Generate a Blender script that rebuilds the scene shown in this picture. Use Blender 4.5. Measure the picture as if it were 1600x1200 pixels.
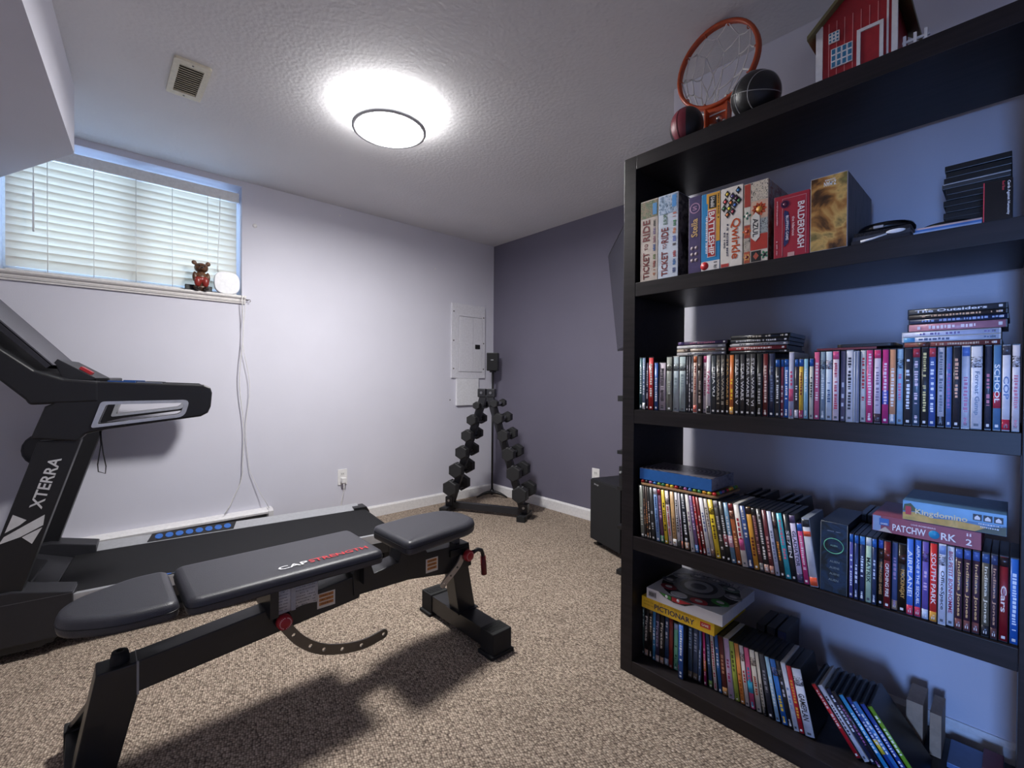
import bpy, bmesh, math, random
from mathutils import Matrix, Vector
random.seed(7)
sc = bpy.context.scene
COL = sc.collection
for o in list(bpy.data.objects): bpy.data.objects.remove(o)

# ------------------------------------------------------------------ camera
cd = bpy.data.cameras.new('camera'); cam = bpy.data.objects.new('camera', cd); COL.objects.link(cam)
cd.sensor_fit = 'HORIZONTAL'; cd.sensor_width = 36.0; cd.lens = 718.4/1600*36.0
cd.clip_start = 0.02
_yaw, _pitch, _roll = 0.8322, 0.0085, 0.0068
_f = Vector((math.cos(_yaw), math.sin(_yaw), 0)); _r = Vector((math.sin(_yaw), -math.cos(_yaw), 0)); _u = Vector((0, 0, 1))
F2 = math.cos(_pitch)*_f - math.sin(_pitch)*_u; U2 = math.sin(_pitch)*_f + math.cos(_pitch)*_u
R3 = math.cos(_roll)*_r + math.sin(_roll)*U2; U3 = -math.sin(_roll)*_r + math.cos(_roll)*U2
cam.matrix_world = Matrix(((R3.x, U3.x, -F2.x, -2.8418), (R3.y, U3.y, -F2.y, -3.3908), (R3.z, U3.z, -F2.z, 1.0801), (0, 0, 0, 1)))
sc.camera = cam

# ------------------------------------------------------------------ sky, daylight, exposure
LAMP = 200.0           # radiance of the ceiling lamp's diffuser
DAY = 26.0             # daylight reaching the basement window (W)
HALL = 135.0            # daylight reaching the window of the hall behind the camera (W)
w = bpy.data.worlds.new('sky'); sc.world = w; w.use_nodes = True
bg = w.node_tree.nodes['Background']; bg.inputs[0].default_value = (0.42, 0.62, 1.0, 1); bg.inputs[1].default_value = 2.0
al = bpy.data.lights.new('window_daylight', 'AREA'); al.shape = 'RECTANGLE'; al.size = 1.25; al.size_y = 0.85
al.energy = DAY; al.color = (0.42, 0.63, 1.0)
alo = bpy.data.objects.new('window_daylight', al); COL.objects.link(alo); alo.location = (-2.66, 0.42, 2.05); alo.rotation_euler = (math.radians(-100), 0, 0)
al2 = bpy.data.lights.new('hall_window_daylight', 'AREA'); al2.shape = 'RECTANGLE'; al2.size = 1.1; al2.size_y = .6
al2.energy = HALL; al2.color = (0.24, 0.44, 1.0)
alo2 = bpy.data.objects.new('hall_window_daylight', al2); COL.objects.link(alo2); alo2.location = (-6.62, -3.75, .75); alo2.rotation_euler = (0, math.radians(-90), 0)
sc.view_settings.view_transform = 'Standard'; sc.view_settings.look = 'None'
sc.view_settings.exposure = 0.33; sc.view_settings.gamma = 1.0; sc.view_settings.use_curve_mapping = False

# ------------------------------------------------------------------ materials
def lin(h):
    if not isinstance(h, str): return tuple(h)
    c = [int(h[i:i+2], 16)/255 for i in (0, 2, 4)]
    return tuple(v/12.92 if v <= .04045 else ((v+.055)/1.055)**2.4 for v in c)
MC = {}
def M(hexc, rough=.5, metal=0., vary=.06, nscale=60., bump=0., bscale=300., coat=0., spec=.5):
    key = (hexc, rough, metal, vary, nscale, bump, bscale, coat, spec)
    if key in MC: return MC[key]
    m = bpy.data.materials.new('paint_'+str(hexc)); m.use_nodes = True; nt = m.node_tree; N = nt.nodes; L = nt.links
    b = N['Principled BSDF']; c = lin(hexc)
    b.inputs['Roughness'].default_value = rough; b.inputs['Metallic'].default_value = metal
    b.inputs['Coat Weight'].default_value = coat; b.inputs['Specular IOR Level'].default_value = spec
    tc = N.new('ShaderNodeTexCoord'); n = N.new('ShaderNodeTexNoise'); n.inputs['Scale'].default_value = nscale; n.inputs['Detail'].default_value = 3
    L.new(tc.outputs['Object'], n.inputs['Vector'])
    r = N.new('ShaderNodeValToRGB'); e = r.color_ramp.elements
    e[0].position = .3; e[1].position = .7
    e[0].color = tuple(v*(1-vary) for v in c)+(1,); e[1].color = tuple(min(1, v*(1+vary)) for v in c)+(1,)
    L.new(n.outputs['Fac'], r.inputs['Fac']); L.new(r.outputs['Color'], b.inputs['Base Color'])
    if bump:
        n2 = N.new('ShaderNodeTexNoise'); n2.inputs['Scale'].default_value = bscale; n2.inputs['Detail'].default_value = 4
        L.new(tc.outputs['Object'], n2.inputs['Vector'])
        bp = N.new('ShaderNodeBump'); bp.inputs['Strength'].default_value = bump; bp.inputs['Distance'].default_value = .002
        L.new(n2.outputs['Fac'], bp.inputs['Height']); L.new(bp.outputs['Normal'], b.inputs['Normal'])
    MC[key] = m; return m
def art(name, cols, scale=14., rough=.4, distort=1.5, const=False, stretch=(1, 1, 1)):
    """printed picture: swirls of several colours"""
    m = bpy.data.materials.new('print_'+name); m.use_nodes = True; nt = m.node_tree; N = nt.nodes; L = nt.links
    b = N['Principled BSDF']; b.inputs['Roughness'].default_value = rough
    tc = N.new('ShaderNodeTexCoord'); mp = N.new('ShaderNodeMapping'); mp.inputs['Scale'].default_value = stretch
    n = N.new('ShaderNodeTexNoise'); n.inputs['Scale'].default_value = scale; n.inputs['Detail'].default_value = 5; n.inputs['Distortion'].default_value = distort
    L.new(tc.outputs['Object'], mp.inputs['Vector']); L.new(mp.outputs['Vector'], n.inputs['Vector'])
    r = N.new('ShaderNodeValToRGB'); cr = r.color_ramp
    if const: cr.interpolation = 'CONSTANT'
    k = len(cols)
    for i, c in enumerate(cols):
        pos = .28+.44*i/max(1, k-1)
        e = cr.elements[i] if i < 2 else cr.elements.new(pos)
        e.position = pos
    for i, c in enumerate(cols):
        cr.elements[i].color = lin(c)+(1,)
    L.new(n.outputs['Fac'], r.inputs['Fac']); L.new(r.outputs['Color'], b.inputs['Base Color'])
    return m
def emit(name, col, strength):
    m = bpy.data.materials.new(name); m.use_nodes = True; nt = m.node_tree; b = nt.nodes['Principled BSDF']
    b.inputs['Base Color'].default_value = (.9, .9, .9, 1); b.inputs['Emission Color'].default_value = tuple(col)+(1,); b.inputs['Emission Strength'].default_value = strength
    return m
def wallpaint(name, hexc, bump=.12, bscale=220., rough=.6):
    m = bpy.data.materials.new(name); m.use_nodes = True; nt = m.node_tree; N = nt.nodes; L = nt.links; b = N['Principled BSDF']
    c = lin(hexc); b.inputs['Roughness'].default_value = rough; b.inputs['Specular IOR Level'].default_value = .3
    tc = N.new('ShaderNodeTexCoord')
    n = N.new('ShaderNodeTexNoise'); n.inputs['Scale'].default_value = 2.2; n.inputs['Detail'].default_value = 4; L.new(tc.outputs['Object'], n.inputs['Vector'])
    r = N.new('ShaderNodeValToRGB'); e = r.color_ramp.elements; e[0].position = .3; e[1].position = .7
    e[0].color = tuple(v*.965 for v in c)+(1,); e[1].color = tuple(v*1.02 for v in c)+(1,)
    L.new(n.outputs['Fac'], r.inputs['Fac']); L.new(r.outputs['Color'], b.inputs['Base Color'])
    n2 = N.new('ShaderNodeTexNoise'); n2.inputs['Scale'].default_value = bscale; n2.inputs['Detail'].default_value = 3; L.new(tc.outputs['Object'], n2.inputs['Vector'])
    bp = N.new('ShaderNodeBump'); bp.inputs['Strength'].default_value = bump; bp.inputs['Distance'].default_value = .003
    L.new(n2.outputs['Fac'], bp.inputs['Height']); L.new(bp.outputs['Normal'], b.inputs['Normal'])
    return m
def ceiling_mat():
    m = wallpaint('ceiling_texture', 'e0dfe1', bump=.0, rough=.8); nt = m.node_tree; N = nt.nodes; L = nt.links; b = N['Principled BSDF']
    tc = N.new('ShaderNodeTexCoord')
    n = N.new('ShaderNodeTexNoise'); n.inputs['Scale'].default_value = 75; n.inputs['Detail'].default_value = 3; n.inputs['Roughness'].default_value = .55
    v = N.new('ShaderNodeTexVoronoi'); v.inputs['Scale'].default_value = 60; v.feature = 'SMOOTH_F1'
    L.new(tc.outputs['Object'], n.inputs['Vector']); L.new(tc.outputs['Object'], v.inputs['Vector'])
    mx = N.new('ShaderNodeMath'); mx.operation = 'ADD'; L.new(n.outputs['Fac'], mx.inputs[0]); L.new(v.outputs['Distance'], mx.inputs[1])
    bp = N.new('ShaderNodeBump'); bp.inputs['Strength'].default_value = .3; bp.inputs['Distance'].default_value = .004
    L.new(mx.outputs[0], bp.inputs['Height']); L.new(bp.outputs['Normal'], b.inputs['Normal'])
    return m
def carpet_mat():
    m = bpy.data.materials.new('berber_carpet'); m.use_nodes = True; nt = m.node_tree; N = nt.nodes; L = nt.links; b = N['Principled BSDF']
    b.inputs['Roughness'].default_value = .95; b.inputs['Specular IOR Level'].default_value = .1
    tc = N.new('ShaderNodeTexCoord'); mp = N.new('ShaderNodeMapping'); mp.inputs['Scale'].default_value = (150, 112, 1); mp.inputs['Rotation'].default_value = (0, 0, .35)
    L.new(tc.outputs['Object'], mp.inputs['Vector'])
    v = N.new('ShaderNodeTexVoronoi'); v.feature = 'F1'; v.inputs['Scale'].default_value = 1.0; v.inputs['Randomness'].default_value = .55; L.new(mp.outputs['Vector'], v.inputs['Vector'])
    r = N.new('ShaderNodeValToRGB'); e = r.color_ramp.elements
    e[0].position = .12; e[0].color = lin('c9bba9')+(1,); e[1].position = .8; e[1].color = lin('554a43')+(1,)
    x = r.color_ramp.elements.new(.45); x.color = lin('a69585')+(1,)
    L.new(v.outputs['Distance'], r.inputs['Fac'])
    hs = N.new('ShaderNodeHueSaturation'); mr = N.new('ShaderNodeMapRange'); mr.inputs[3].default_value = .72; mr.inputs[4].default_value = 1.2
    sep = N.new('ShaderNodeSeparateColor'); L.new(v.outputs['Color'], sep.inputs[0]); L.new(sep.outputs[0], mr.inputs[0]); L.new(mr.outputs[0], hs.inputs['Value'])
    L.new(r.outputs['Color'], hs.inputs['Color'])
    n = N.new('ShaderNodeTexNoise'); n.inputs['Scale'].default_value = 3; L.new(tc.outputs['Object'], n.inputs['Vector'])
    mr2 = N.new('ShaderNodeMapRange'); mr2.inputs[1].default_value = .3; mr2.inputs[2].default_value = .7; mr2.inputs[3].default_value = .93; mr2.inputs[4].default_value = 1.05; L.new(n.outputs['Fac'], mr2.inputs[0])
    mm = N.new('ShaderNodeMix'); mm.data_type = 'RGBA'; mm.blend_type = 'MULTIPLY'; mm.inputs[0].default_value = 1
    L.new(hs.outputs['Color'], mm.inputs[6]); L.new(mr2.outputs[0], mm.inputs[7]); L.new(mm.outputs[2], b.inputs['Base Color'])
    bp = N.new('ShaderNodeBump'); bp.invert = True; bp.inputs['Strength'].default_value = .8; bp.inputs['Distance'].default_value = .006
    L.new(v.outputs['Distance'], bp.inputs['Height']); L.new(bp.outputs['Normal'], b.inputs['Normal'])
    return m
def wood_mat():
    m = bpy.data.materials.new('black_brown_wood'); m.use_nodes = True; nt = m.node_tree; N = nt.nodes; L = nt.links; b = N['Principled BSDF']
    b.inputs['Roughness'].default_value = .4; b.inputs['Specular IOR Level'].default_value = .26
    tc = N.new('ShaderNodeTexCoord'); mp = N.new('ShaderNodeMapping'); mp.inputs['Scale'].default_value = (60, 4, 60); L.new(tc.outputs['Object'], mp.inputs['Vector'])
    n = N.new('ShaderNodeTexNoise'); n.inputs['Scale'].default_value = 1.4; n.inputs['Detail'].default_value = 6; L.new(mp.outputs['Vector'], n.inputs['Vector'])
    r = N.new('ShaderNodeValToRGB'); e = r.color_ramp.elements; e[0].position = .3; e[1].position = .75; e[0].color = lin('1d1a1b')+(1,); e[1].color = lin('2b2628')+(1,)
    L.new(n.outputs['Fac'], r.inputs['Fac']); L.new(r.outputs['Color'], b.inputs['Base Color'])
    return m
def leather_mat():
    m = M('37373d', .4, vary=.05); nt = m.node_tree; N = nt.nodes; L = nt.links; b = N['Principled BSDF']
    tc = N.new('ShaderNodeTexCoord'); v = N.new('ShaderNodeTexVoronoi'); v.inputs['Scale'].default_value = 420; L.new(tc.outputs['Object'], v.inputs['Vector'])
    bp = N.new('ShaderNodeBump'); bp.inputs['Strength'].default_value = .35; bp.inputs['Distance'].default_value = .001
    L.new(v.outputs['Distance'], bp.inputs['Height']); L.new(bp.outputs['Normal'], b.inputs['Normal'])
    return m
def slat_mat():
    m = bpy.data.materials.new('white_blind_slat'); m.use_nodes = True; nt = m.node_tree; N = nt.nodes; L = nt.links
    for n in list(N): N.remove(n)
    o = N.new('ShaderNodeOutputMaterial'); d = N.new('ShaderNodeBsdfDiffuse'); t = N.new('ShaderNodeBsdfTranslucent'); mx = N.new('ShaderNodeMixShader')
    n = N.new('ShaderNodeTexNoise'); n.inputs['Scale'].default_value = 30
    r = N.new('ShaderNodeValToRGB'); r.color_ramp.elements[0].color = (.78, .79, .78, 1); r.color_ramp.elements[1].color = (.84, .85, .84, 1)
    L.new(n.outputs['Fac'], r.inputs['Fac']); L.new(r.outputs['Color'], d.inputs['Color'])
    t.inputs['Color'].default_value = (.92, .84, .70, 1); mx.inputs[0].default_value = .42
    L.new(d.outputs[0], mx.inputs[1]); L.new(t.outputs[0], mx.inputs[2]); L.new(mx.outputs[0], o.inputs[0])
    return m
def glass_mat():
    m = bpy.data.materials.new('window_glass'); m.use_nodes = True; nt = m.node_tree; N = nt.nodes; L = nt.links
    for n in list(N): N.remove(n)
    o = N.new('ShaderNodeOutputMaterial'); t = N.new('ShaderNodeBsdfTransparent'); g = N.new('ShaderNodeBsdfGlossy'); g.inputs['Roughness'].default_value = .02
    mx = N.new('ShaderNodeMixShader'); lw = N.new('ShaderNodeFresnel'); lw.inputs[0].default_value = 1.45
    L.new(lw.outputs[0], mx.inputs[0]); L.new(t.outputs[0], mx.inputs[1]); L.new(g.outputs[0], mx.inputs[2]); L.new(mx.outputs[0], o.inputs[0])
    return m
WOOD = wood_mat(); LEATHER = leather_mat(); WHITE = M('e9e7e6', .4); BLACK = M('1b1b1d', .45); BLACKM = M('202023', .38, coat=.1)
PLASTIC = M('141416', .35); RUBBER = M('161617', .8); STEEL = M('b9babd', .3, 1.0); GUN = M('6a6560', .35, .9); SILVER = M('c4c6ca', .3, .6); RED = M('a31722', .4)
LAV = wallpaint('lavender_white_wall', 'd5d4df'); PURP = wallpaint('slate_purple_wall', '6d6a7a'); SOFF = LAV

# ------------------------------------------------------------------ mesh building
W = {}
def wm(o): return W.get(o, Matrix.Identity(4))
def link(name, me, mat, parent=None):
    o = bpy.data.objects.new(name, me); COL.objects.link(o)
    if mat is not None:
        me.materials.clear(); me.materials.append(mat)
    if parent is not None:
        o.parent = parent; W[o] = wm(parent)
    return o
class MB:
    def __init__(s): s.v = []; s.f = []; s.sm = []
    def add(s, vs, fs, smooth=False):
        k = len(s.v); s.v += [tuple(v) for v in vs]; s.f += [tuple(i+k for i in f) for f in fs]; s.sm += [smooth]*len(fs); return s
    def box(s, x0, x1, y0, y1, z0, z1):
        x0, x1 = min(x0, x1), max(x0, x1); y0, y1 = min(y0, y1), max(y0, y1); z0, z1 = min(z0, z1), max(z0, z1)
        vs = [(x, y, z) for z in (z0, z1) for y in (y0, y1) for x in (x0, x1)]
        return s.add(vs, [(0, 2, 3, 1), (4, 5, 7, 6), (0, 1, 5, 4), (2, 6, 7, 3), (0, 4, 6, 2), (1, 3, 7, 5)])
    def obox(s, c, ax, ay, az, hx, hy, hz):
        c = Vector(c); ax, ay, az = Vector(ax), Vector(ay), Vector(az)
        vs = [c+ax*hx*i+ay*hy*j+az*hz*k for k in (-1, 1) for j in (-1, 1) for i in (-1, 1)]
        return s.add(vs, [(0, 2, 3, 1), (4, 5, 7, 6), (0, 1, 5, 4), (2, 6, 7, 3), (0, 4, 6, 2), (1, 3, 7, 5)])
    def bar(s, p0, p1, wx, wz, up=(0, 0, 1)):
        p0, p1 = Vector(p0), Vector(p1); d = (p1-p0); L = d.length; d.normalize(); u = Vector(up); x = d.cross(u).normalized(); u = x.cross(d)
        return s.obox((p0+p1)/2, d, x, u, L/2, wx/2, wz/2)
    def prism(s, poly, axis, a, b, holes=(), smooth=False):
        """poly in the two other axes (x: y,z / y: x,z / z: x,y)"""
        def P(q, c):
            return {'x': (c, q[0], q[1]), 'y': (q[0], c, q[1]), 'z': (q[0], q[1], c)}[axis]
        if not holes:
            n = len(poly); vs = [P(q, a) for q in poly]+[P(q, b) for q in poly]
            fs = [tuple(range(n))[::-1], tuple(range(n, 2*n))]
            k = len(s.v); s.add(vs, fs); 
            s.f += [(k+i, k+(i+1) % n, k+n+(i+1) % n, k+n+i) for i in range(n)]; s.sm += [smooth]*n
            return s
        bm = bmesh.new(); loops = [list(poly)]+[list(h) for h in holes]; ed = []
        for lp in loops:
            vv = [bm.verts.new(P(q, a)) for q in lp]
            ed += [bm.edges.new((vv[i], vv[(i+1) % len(vv)])) for i in range(len(vv))]
        r = bmesh.ops.triangle_fill(bm, use_beauty=True, use_dissolve=False, edges=ed)
        fc = [g for g in r['geom'] if isinstance(g, bmesh.types.BMFace)]
        e = bmesh.ops.extrude_face_region(bm, geom=fc)
        d = Vector(P((0, 0), b))-Vector(P((0, 0), a))
        bmesh.ops.translate(bm, verts=[g for g in e['geom'] if isinstance(g, bmesh.types.BMVert)], vec=d)
        bmesh.ops.recalc_face_normals(bm, faces=bm.faces); bm.verts.index_update()
        s.add([v.co for v in bm.verts], [[v.index for v in f.verts] for f in bm.faces]); bm.free(); return s
    def tube(s, pts, r, n=8, closed=False, caps=True):
        pts = [Vector(p) for p in pts]; m = len(pts); rr = r if isinstance(r, (list, tuple)) else [r]*m
        vs = []; ref = None
        for i in range(m):
            if closed: t = (pts[(i+1) % m]-pts[i-1])
            else: t = pts[min(i+1, m-1)]-pts[max(i-1, 0)]
            t.normalize()
            if ref is None:
                ref = t.orthogonal().normalized()
            else:
                ref = (ref-t*ref.dot(t)); ref = ref.normalized() if ref.length > 1e-6 else t.orthogonal().normalized()
            bi = t.cross(ref)
            for k in range(n):
                a = 2*math.pi*k/n; vs.append(pts[i]+(ref*math.cos(a)+bi*math.sin(a))*rr[i])
        fs = []
        for i in range(m if closed else m-1):
            j = (i+1) % m
            for k in range(n): fs.append((i*n+k, i*n+(k+1) % n, j*n+(k+1) % n, j*n+k))
        s.add(vs, fs, True)
        if caps and not closed:
            k0 = len(s.v)-len(vs); s.f += [tuple(k0+k for k in range(n))[::-1], tuple(k0+(m-1)*n+k for k in range(n))]; s.sm += [False, False]
        return s
    def cyl(s, p0, p1, r, n=20, r1=None): return s.tube([p0, p1], [r, r if r1 is None else r1], n)
    def lathe(s, prof, c, n=32, axis='z', smooth=True):
        vs = []; fs = []
        for (r, h) in prof:
            for k in range(n):
                a = 2*math.pi*k/n; q = (r*math.cos(a), r*math.sin(a), h)
                if axis == 'y': q = (q[0], q[2], q[1])
                if axis == 'x': q = (q[2], q[0], q[1])
                vs.append((c[0]+q[0], c[1]+q[1], c[2]+q[2]))
        m = len(prof)
        for i in range(m-1):
            for k in range(n): fs.append((i*n+k, i*n+(k+1) % n, (i+1)*n+(k+1) % n, (i+1)*n+k))
        return s.add(vs, fs, smooth)
    def sphere(s, c, rx, ry=None, rz=None, n=20, m=12, rot=None):
        ry = rx if ry is None else ry; rz = rx if rz is None else rz; vs = []; fs = []
        R = rot or Matrix.Identity(3)
        for i in range(m+1):
            th = math.pi*i/m
            for k in range(n):
                a = 2*math.pi*k/n; q = R @ Vector((rx*math.sin(th)*math.cos(a), ry*math.sin(th)*math.sin(a), rz*math.cos(th)))
                vs.append((c[0]+q.x, c[1]+q.y, c[2]+q.z))
        for i in range(m):
            for k in range(n): fs.append((i*n+k, (i+1)*n+k, (i+1)*n+(k+1) % n, i*n+(k+1) % n))
        return s.add(vs, fs, True)
    def build(s, name, mat, parent=None, local=False, bevel=0., loc=None):
        me = bpy.data.meshes.new(name)
        vs = s.v
        if parent is not None and not local and parent in W:
            inv = W[parent].inverted(); vs = [inv @ Vector(v) for v in vs]
        if loc is not None: vs = [Vector(v)-Vector(loc) for v in vs]
        me.from_pydata([tuple(v) for v in vs], [], s.f)
        me.polygons.foreach_set('use_smooth', s.sm)
        bm = bmesh.new(); bm.from_mesh(me); bmesh.ops.remove_doubles(bm, verts=bm.verts, dist=1e-6)
        bmesh.ops.recalc_face_normals(bm, faces=bm.faces)
        if bevel:
            ee = [e for e in bm.edges if len(e.link_faces) == 2 and e.calc_face_angle(0) > .6]
            bmesh.ops.bevel(bm, geom=ee, offset=bevel, segments=2, affect='EDGES', profile=.6)
        bm.to_mesh(me); bm.free(); me.update()
        o = link(name, me, mat, parent)
        if loc is not None: o.location = loc; W[o] = Matrix.Translation(Vector(loc)) @ W.get(o, Matrix.Identity(4))
        return o
def tag(o, label, cat, group=None, kind=None):
    if label: o['label'] = label
    if cat: o['category'] = cat
    if group: o['group'] = group
    if kind: o['kind'] = kind
    return o
def empty(name, loc, label, cat, group=None, rz=0., rx=0.):
    o = bpy.data.objects.new(name, None); COL.objects.link(o); o.empty_display_size = .05
    o.location = loc; o.rotation_euler = (rx, 0, rz)
    W[o] = Matrix.Translation(Vector(loc)) @ Matrix.Rotation(rz, 4, 'Z') @ Matrix.Rotation(rx, 4, 'X')
    return tag(o, label, cat, group)
def struct(name, mb, mat, label=None, bevel=0.):
    return tag(mb.build(name, mat, bevel=bevel), label, None, kind='structure')
def roundpoly(pts, r, n=5):
    out = []; m = len(pts)
    for i in range(m):
        p = Vector(pts[i]); a = Vector(pts[i-1])-p; b = Vector(pts[(i+1) % m])-p
        rr = r[i] if isinstance(r, (list, tuple)) else r
        la, lb = a.length, b.length; a.normalize(); b.normalize(); rr = min(rr, la*.49, lb*.49)
        if rr <= 1e-5: out.append((p.x, p.y)); continue
        s0, s1 = p+a*rr, p+b*rr
        for k in range(n+1):
            t = k/n; q = s0*(1-t)**2+p*2*t*(1-t)+s1*t*t; out.append((q.x, q.y))
    return out
_tc = {}
def text_shape(s):
    if s in _tc: return _tc[s]
    cu = bpy.data.curves.new('lettering', 'FONT'); cu.body = s; cu.resolution_u = 2; cu.offset = .018
    ob = bpy.data.objects.new('lettering_source', cu); me = ob.to_mesh()
    vs = [v.co.copy() for v in me.vertices]; fs = [tuple(p.vertices) for p in me.polygons]
    ob.to_mesh_clear(); bpy.data.objects.remove(ob); bpy.data.curves.remove(cu)
    x0 = min(v.x for v in vs); x1 = max(v.x for v in vs); y0 = min(v.y for v in vs); y1 = max(v.y for v in vs)
    vs = [((v.x-x0)/(x1-x0)-.5, (v.y-y0)/(y1-y0)-.5) for v in vs]
    _tc[s] = (vs, fs); return _tc[s]
def text(name, s, c, ux, uy, wid, hgt, mat, parent, local=False, bold=1):
    """flat print: text centred at c, running along ux, letter tops along uy"""
    vs, fs = text_shape(s); c = Vector(c); ux = Vector(ux); uy = Vector(uy)
    mb = MB(); mb.add([c+ux*(v[0]*wid)+uy*(v[1]*hgt) for v in vs], fs)
    me_o = mb_flat(mb, name, mat, parent, local); return me_o
def mb_flat(mb, name, mat, parent, local=False):
    me = bpy.data.meshes.new(name); vs = mb.v
    if parent is not None and not local and parent in W:
        inv = W[parent].inverted(); vs = [inv @ Vector(v) for v in vs]
    me.from_pydata([tuple(v) for v in vs], [], mb.f); me.update()
    return link(name, me, mat, parent)
def strokes(mb, c, ux, uy, wid, hgt, n, rnd):
    """small unreadable print: a run of short dashes"""
    c = Vector(c); ux = Vector(ux); uy = Vector(uy); x = -.5
    while x < .5:
        a = rnd.uniform(.25, .8)/n; a = min(a, .5-x)
        if rnd.random() < .86:
            h0 = rnd.uniform(.3, .5); h1 = rnd.uniform(.3, .5)
            mb.add([c+ux*(x*wid)-uy*h0*hgt, c+ux*((x+a)*wid)-uy*h0*hgt, c+ux*((x+a)*wid)+uy*h1*hgt, c+ux*(x*wid)+uy*h1*hgt], [(0, 1, 2, 3)])
        x += a+.25/n
    return mb
X, Y, Zv = Vector((1, 0, 0)), Vector((0, 1, 0)), Vector((0, 0, 1))
def ordn(i):
    return {1: 'first', 2: 'second', 3: 'third', 4: 'fourth', 5: 'fifth', 6: 'sixth', 7: 'seventh', 8: 'eighth', 9: 'ninth', 10: 'tenth'}.get(i, '%d%s' % (i, 'th' if 10 <= i % 100 <= 20 else {1: 'st', 2: 'nd', 3: 'rd'}.get(i % 10, 'th')))
PAL = {'black': '1c1c1e', 'charcoal': '3a3a3e', 'dark brown': '44342c', 'grey': '808080', 'light grey': 'bcbec2', 'white': 'ebe9ea', 'cream': 'e2dac8', 'tan': 'cda878', 'yellow': 'efcf30', 'gold': 'd8a040', 'orange': 'e08840', 'rust': 'a85a30', 'red': 'cc2830', 'dark red': '741f26', 'pink': 'e090b0', 'hot pink': 'd6488a', 'magenta': 'b82870', 'lilac': 'cdbce0', 'purple': '6a5498', 'dark purple': '463a54', 'navy': '2a3858', 'blue': '2c66bc', 'mid blue': '5a7cb4', 'light blue': 'a4cce8', 'slate': '4c6074', 'teal': '2f6068', 'cyan': '30b0c0', 'mint': '80d0b0', 'lime': 'b4c850', 'green': '2f7a4a', 'pale green': 'b8d4b8', 'grey green': '8d928a', 'powder blue': 'b8c6cc'}
def cname(h):
    a = [int(h[i:i+2], 16) for i in (0, 2, 4)]
    return min(PAL, key=lambda k: sum((a[j]-int(PAL[k][2*j:2*j+2], 16))**2 for j in range(3)))

# ------------------------------------------------------------------ room shell
HC = 2.357; XL = -4.2; YF = -4.8; XC = -0.96; YC = -2.366
struct('floor', MB().box(-6.5, 0, YF, 0, -.05, 0), carpet_mat(), 'beige flecked loop pile carpet')
struct('ceiling', MB().box(-6.6, .1, YF-.1, .3, HC, HC+.1), ceiling_mat(), 'grey white textured ceiling')
wb = MB()
wx0, wx1, wz0, wz1 = -3.19, -2.13, 1.612, 2.319
wb.box(XL, wx0, 0, .22, 0, HC); wb.box(wx1, .1, 0, .22, 0, HC); wb.box(wx0, wx1, 0, .22, 0, wz0); wb.box(wx0, wx1, 0, .22, wz1, HC)
struct('wall_back', wb, LAV, 'pale lavender wall with the high window')
struct('wall_right', MB().box(0, .1, YC, 0, 0, HC), PURP, 'slate purple accent wall')
struct('wall_corner', MB().box(XC, .1, YF, YC, 0, HC), LAV, 'pale lavender wall behind the bookcase')
struct('wall_left', MB().box(XL-.1, XL, -2.3, .22, 0, HC), LAV)
pw = MB().box(-3.45, -3.35, -3.31, -2.3, 0, HC).box(XL-.1, -3.45, -2.3, -2.2, 0, HC).box(-3.45, -3.35, YF, -4.45, 0, HC).box(-3.45, -3.35, -4.45, -3.31, 1.34, HC)  # added out of view: jamb and low header cut the hall daylight to a beam
struct('wall_added_partition', pw, LAV, 'unseen pale partition with a low opening shaped to limit the hall light')
hw_ = MB().box(-6.6, -6.5, YF, -4.1, 0, HC).box(-6.6, -6.5, -3.4, -2.2, 0, HC).box(-6.6, -6.5, -4.1, -3.4, 0, .15).box(-6.6, -6.5, -4.1, -3.4, 1.35, HC).box(-6.5, XL-.1, -2.3, -2.2, 0, HC)
struct('wall_hall', hw_, LAV, 'hall wall with a daylit window')
struct('wall_front', MB().box(-6.5, .1, YF-.1, YF, 0, HC), LAV)
sf = MB().prism([(-2.903, -.596), (-3.18, -.012), (XL, -.012), (XL, -2.2), (-3.02, -2.2)], 'z', 2.061, HC-.0005)
struct('wall_soffit', sf, SOFF, 'boxed in soffit hanging below the ceiling')
bbm = M('e8e6e6', .4)
def baseboard(name, a, b, inward):
    a, b, n = Vector(a), Vector(b), Vector(inward); prof = [(0, 0), (.014, 0), (.014, .072), (.009, .08), (.006, .0855), (0, .0855)]
    vs = [a+n*q[0]+Zv*q[1] for q in prof]+[b+n*q[0]+Zv*q[1] for q in prof]; k = len(prof)
    mb = MB().add(vs, [tuple(range(k)), tuple(range(k, 2*k))]+[(i, (i+1) % k, k+(i+1) % k, k+i) for i in range(k)])
    return struct(name, mb, bbm)
baseboard('baseboard_back', (-1.93, -.0003, .0005), (-.0003, -.0003, .0005), (0, -1, 0))
baseboard('baseboard_right', (-.0003, -.0145, .0005), (-.0003, YC+.0003, .0005), (-1, 0, 0))
baseboard('baseboard_corner', (XC-.0003, YC, .0005), (XC-.0003, YF+.01, .0005), (-1, 0, 0))
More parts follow.
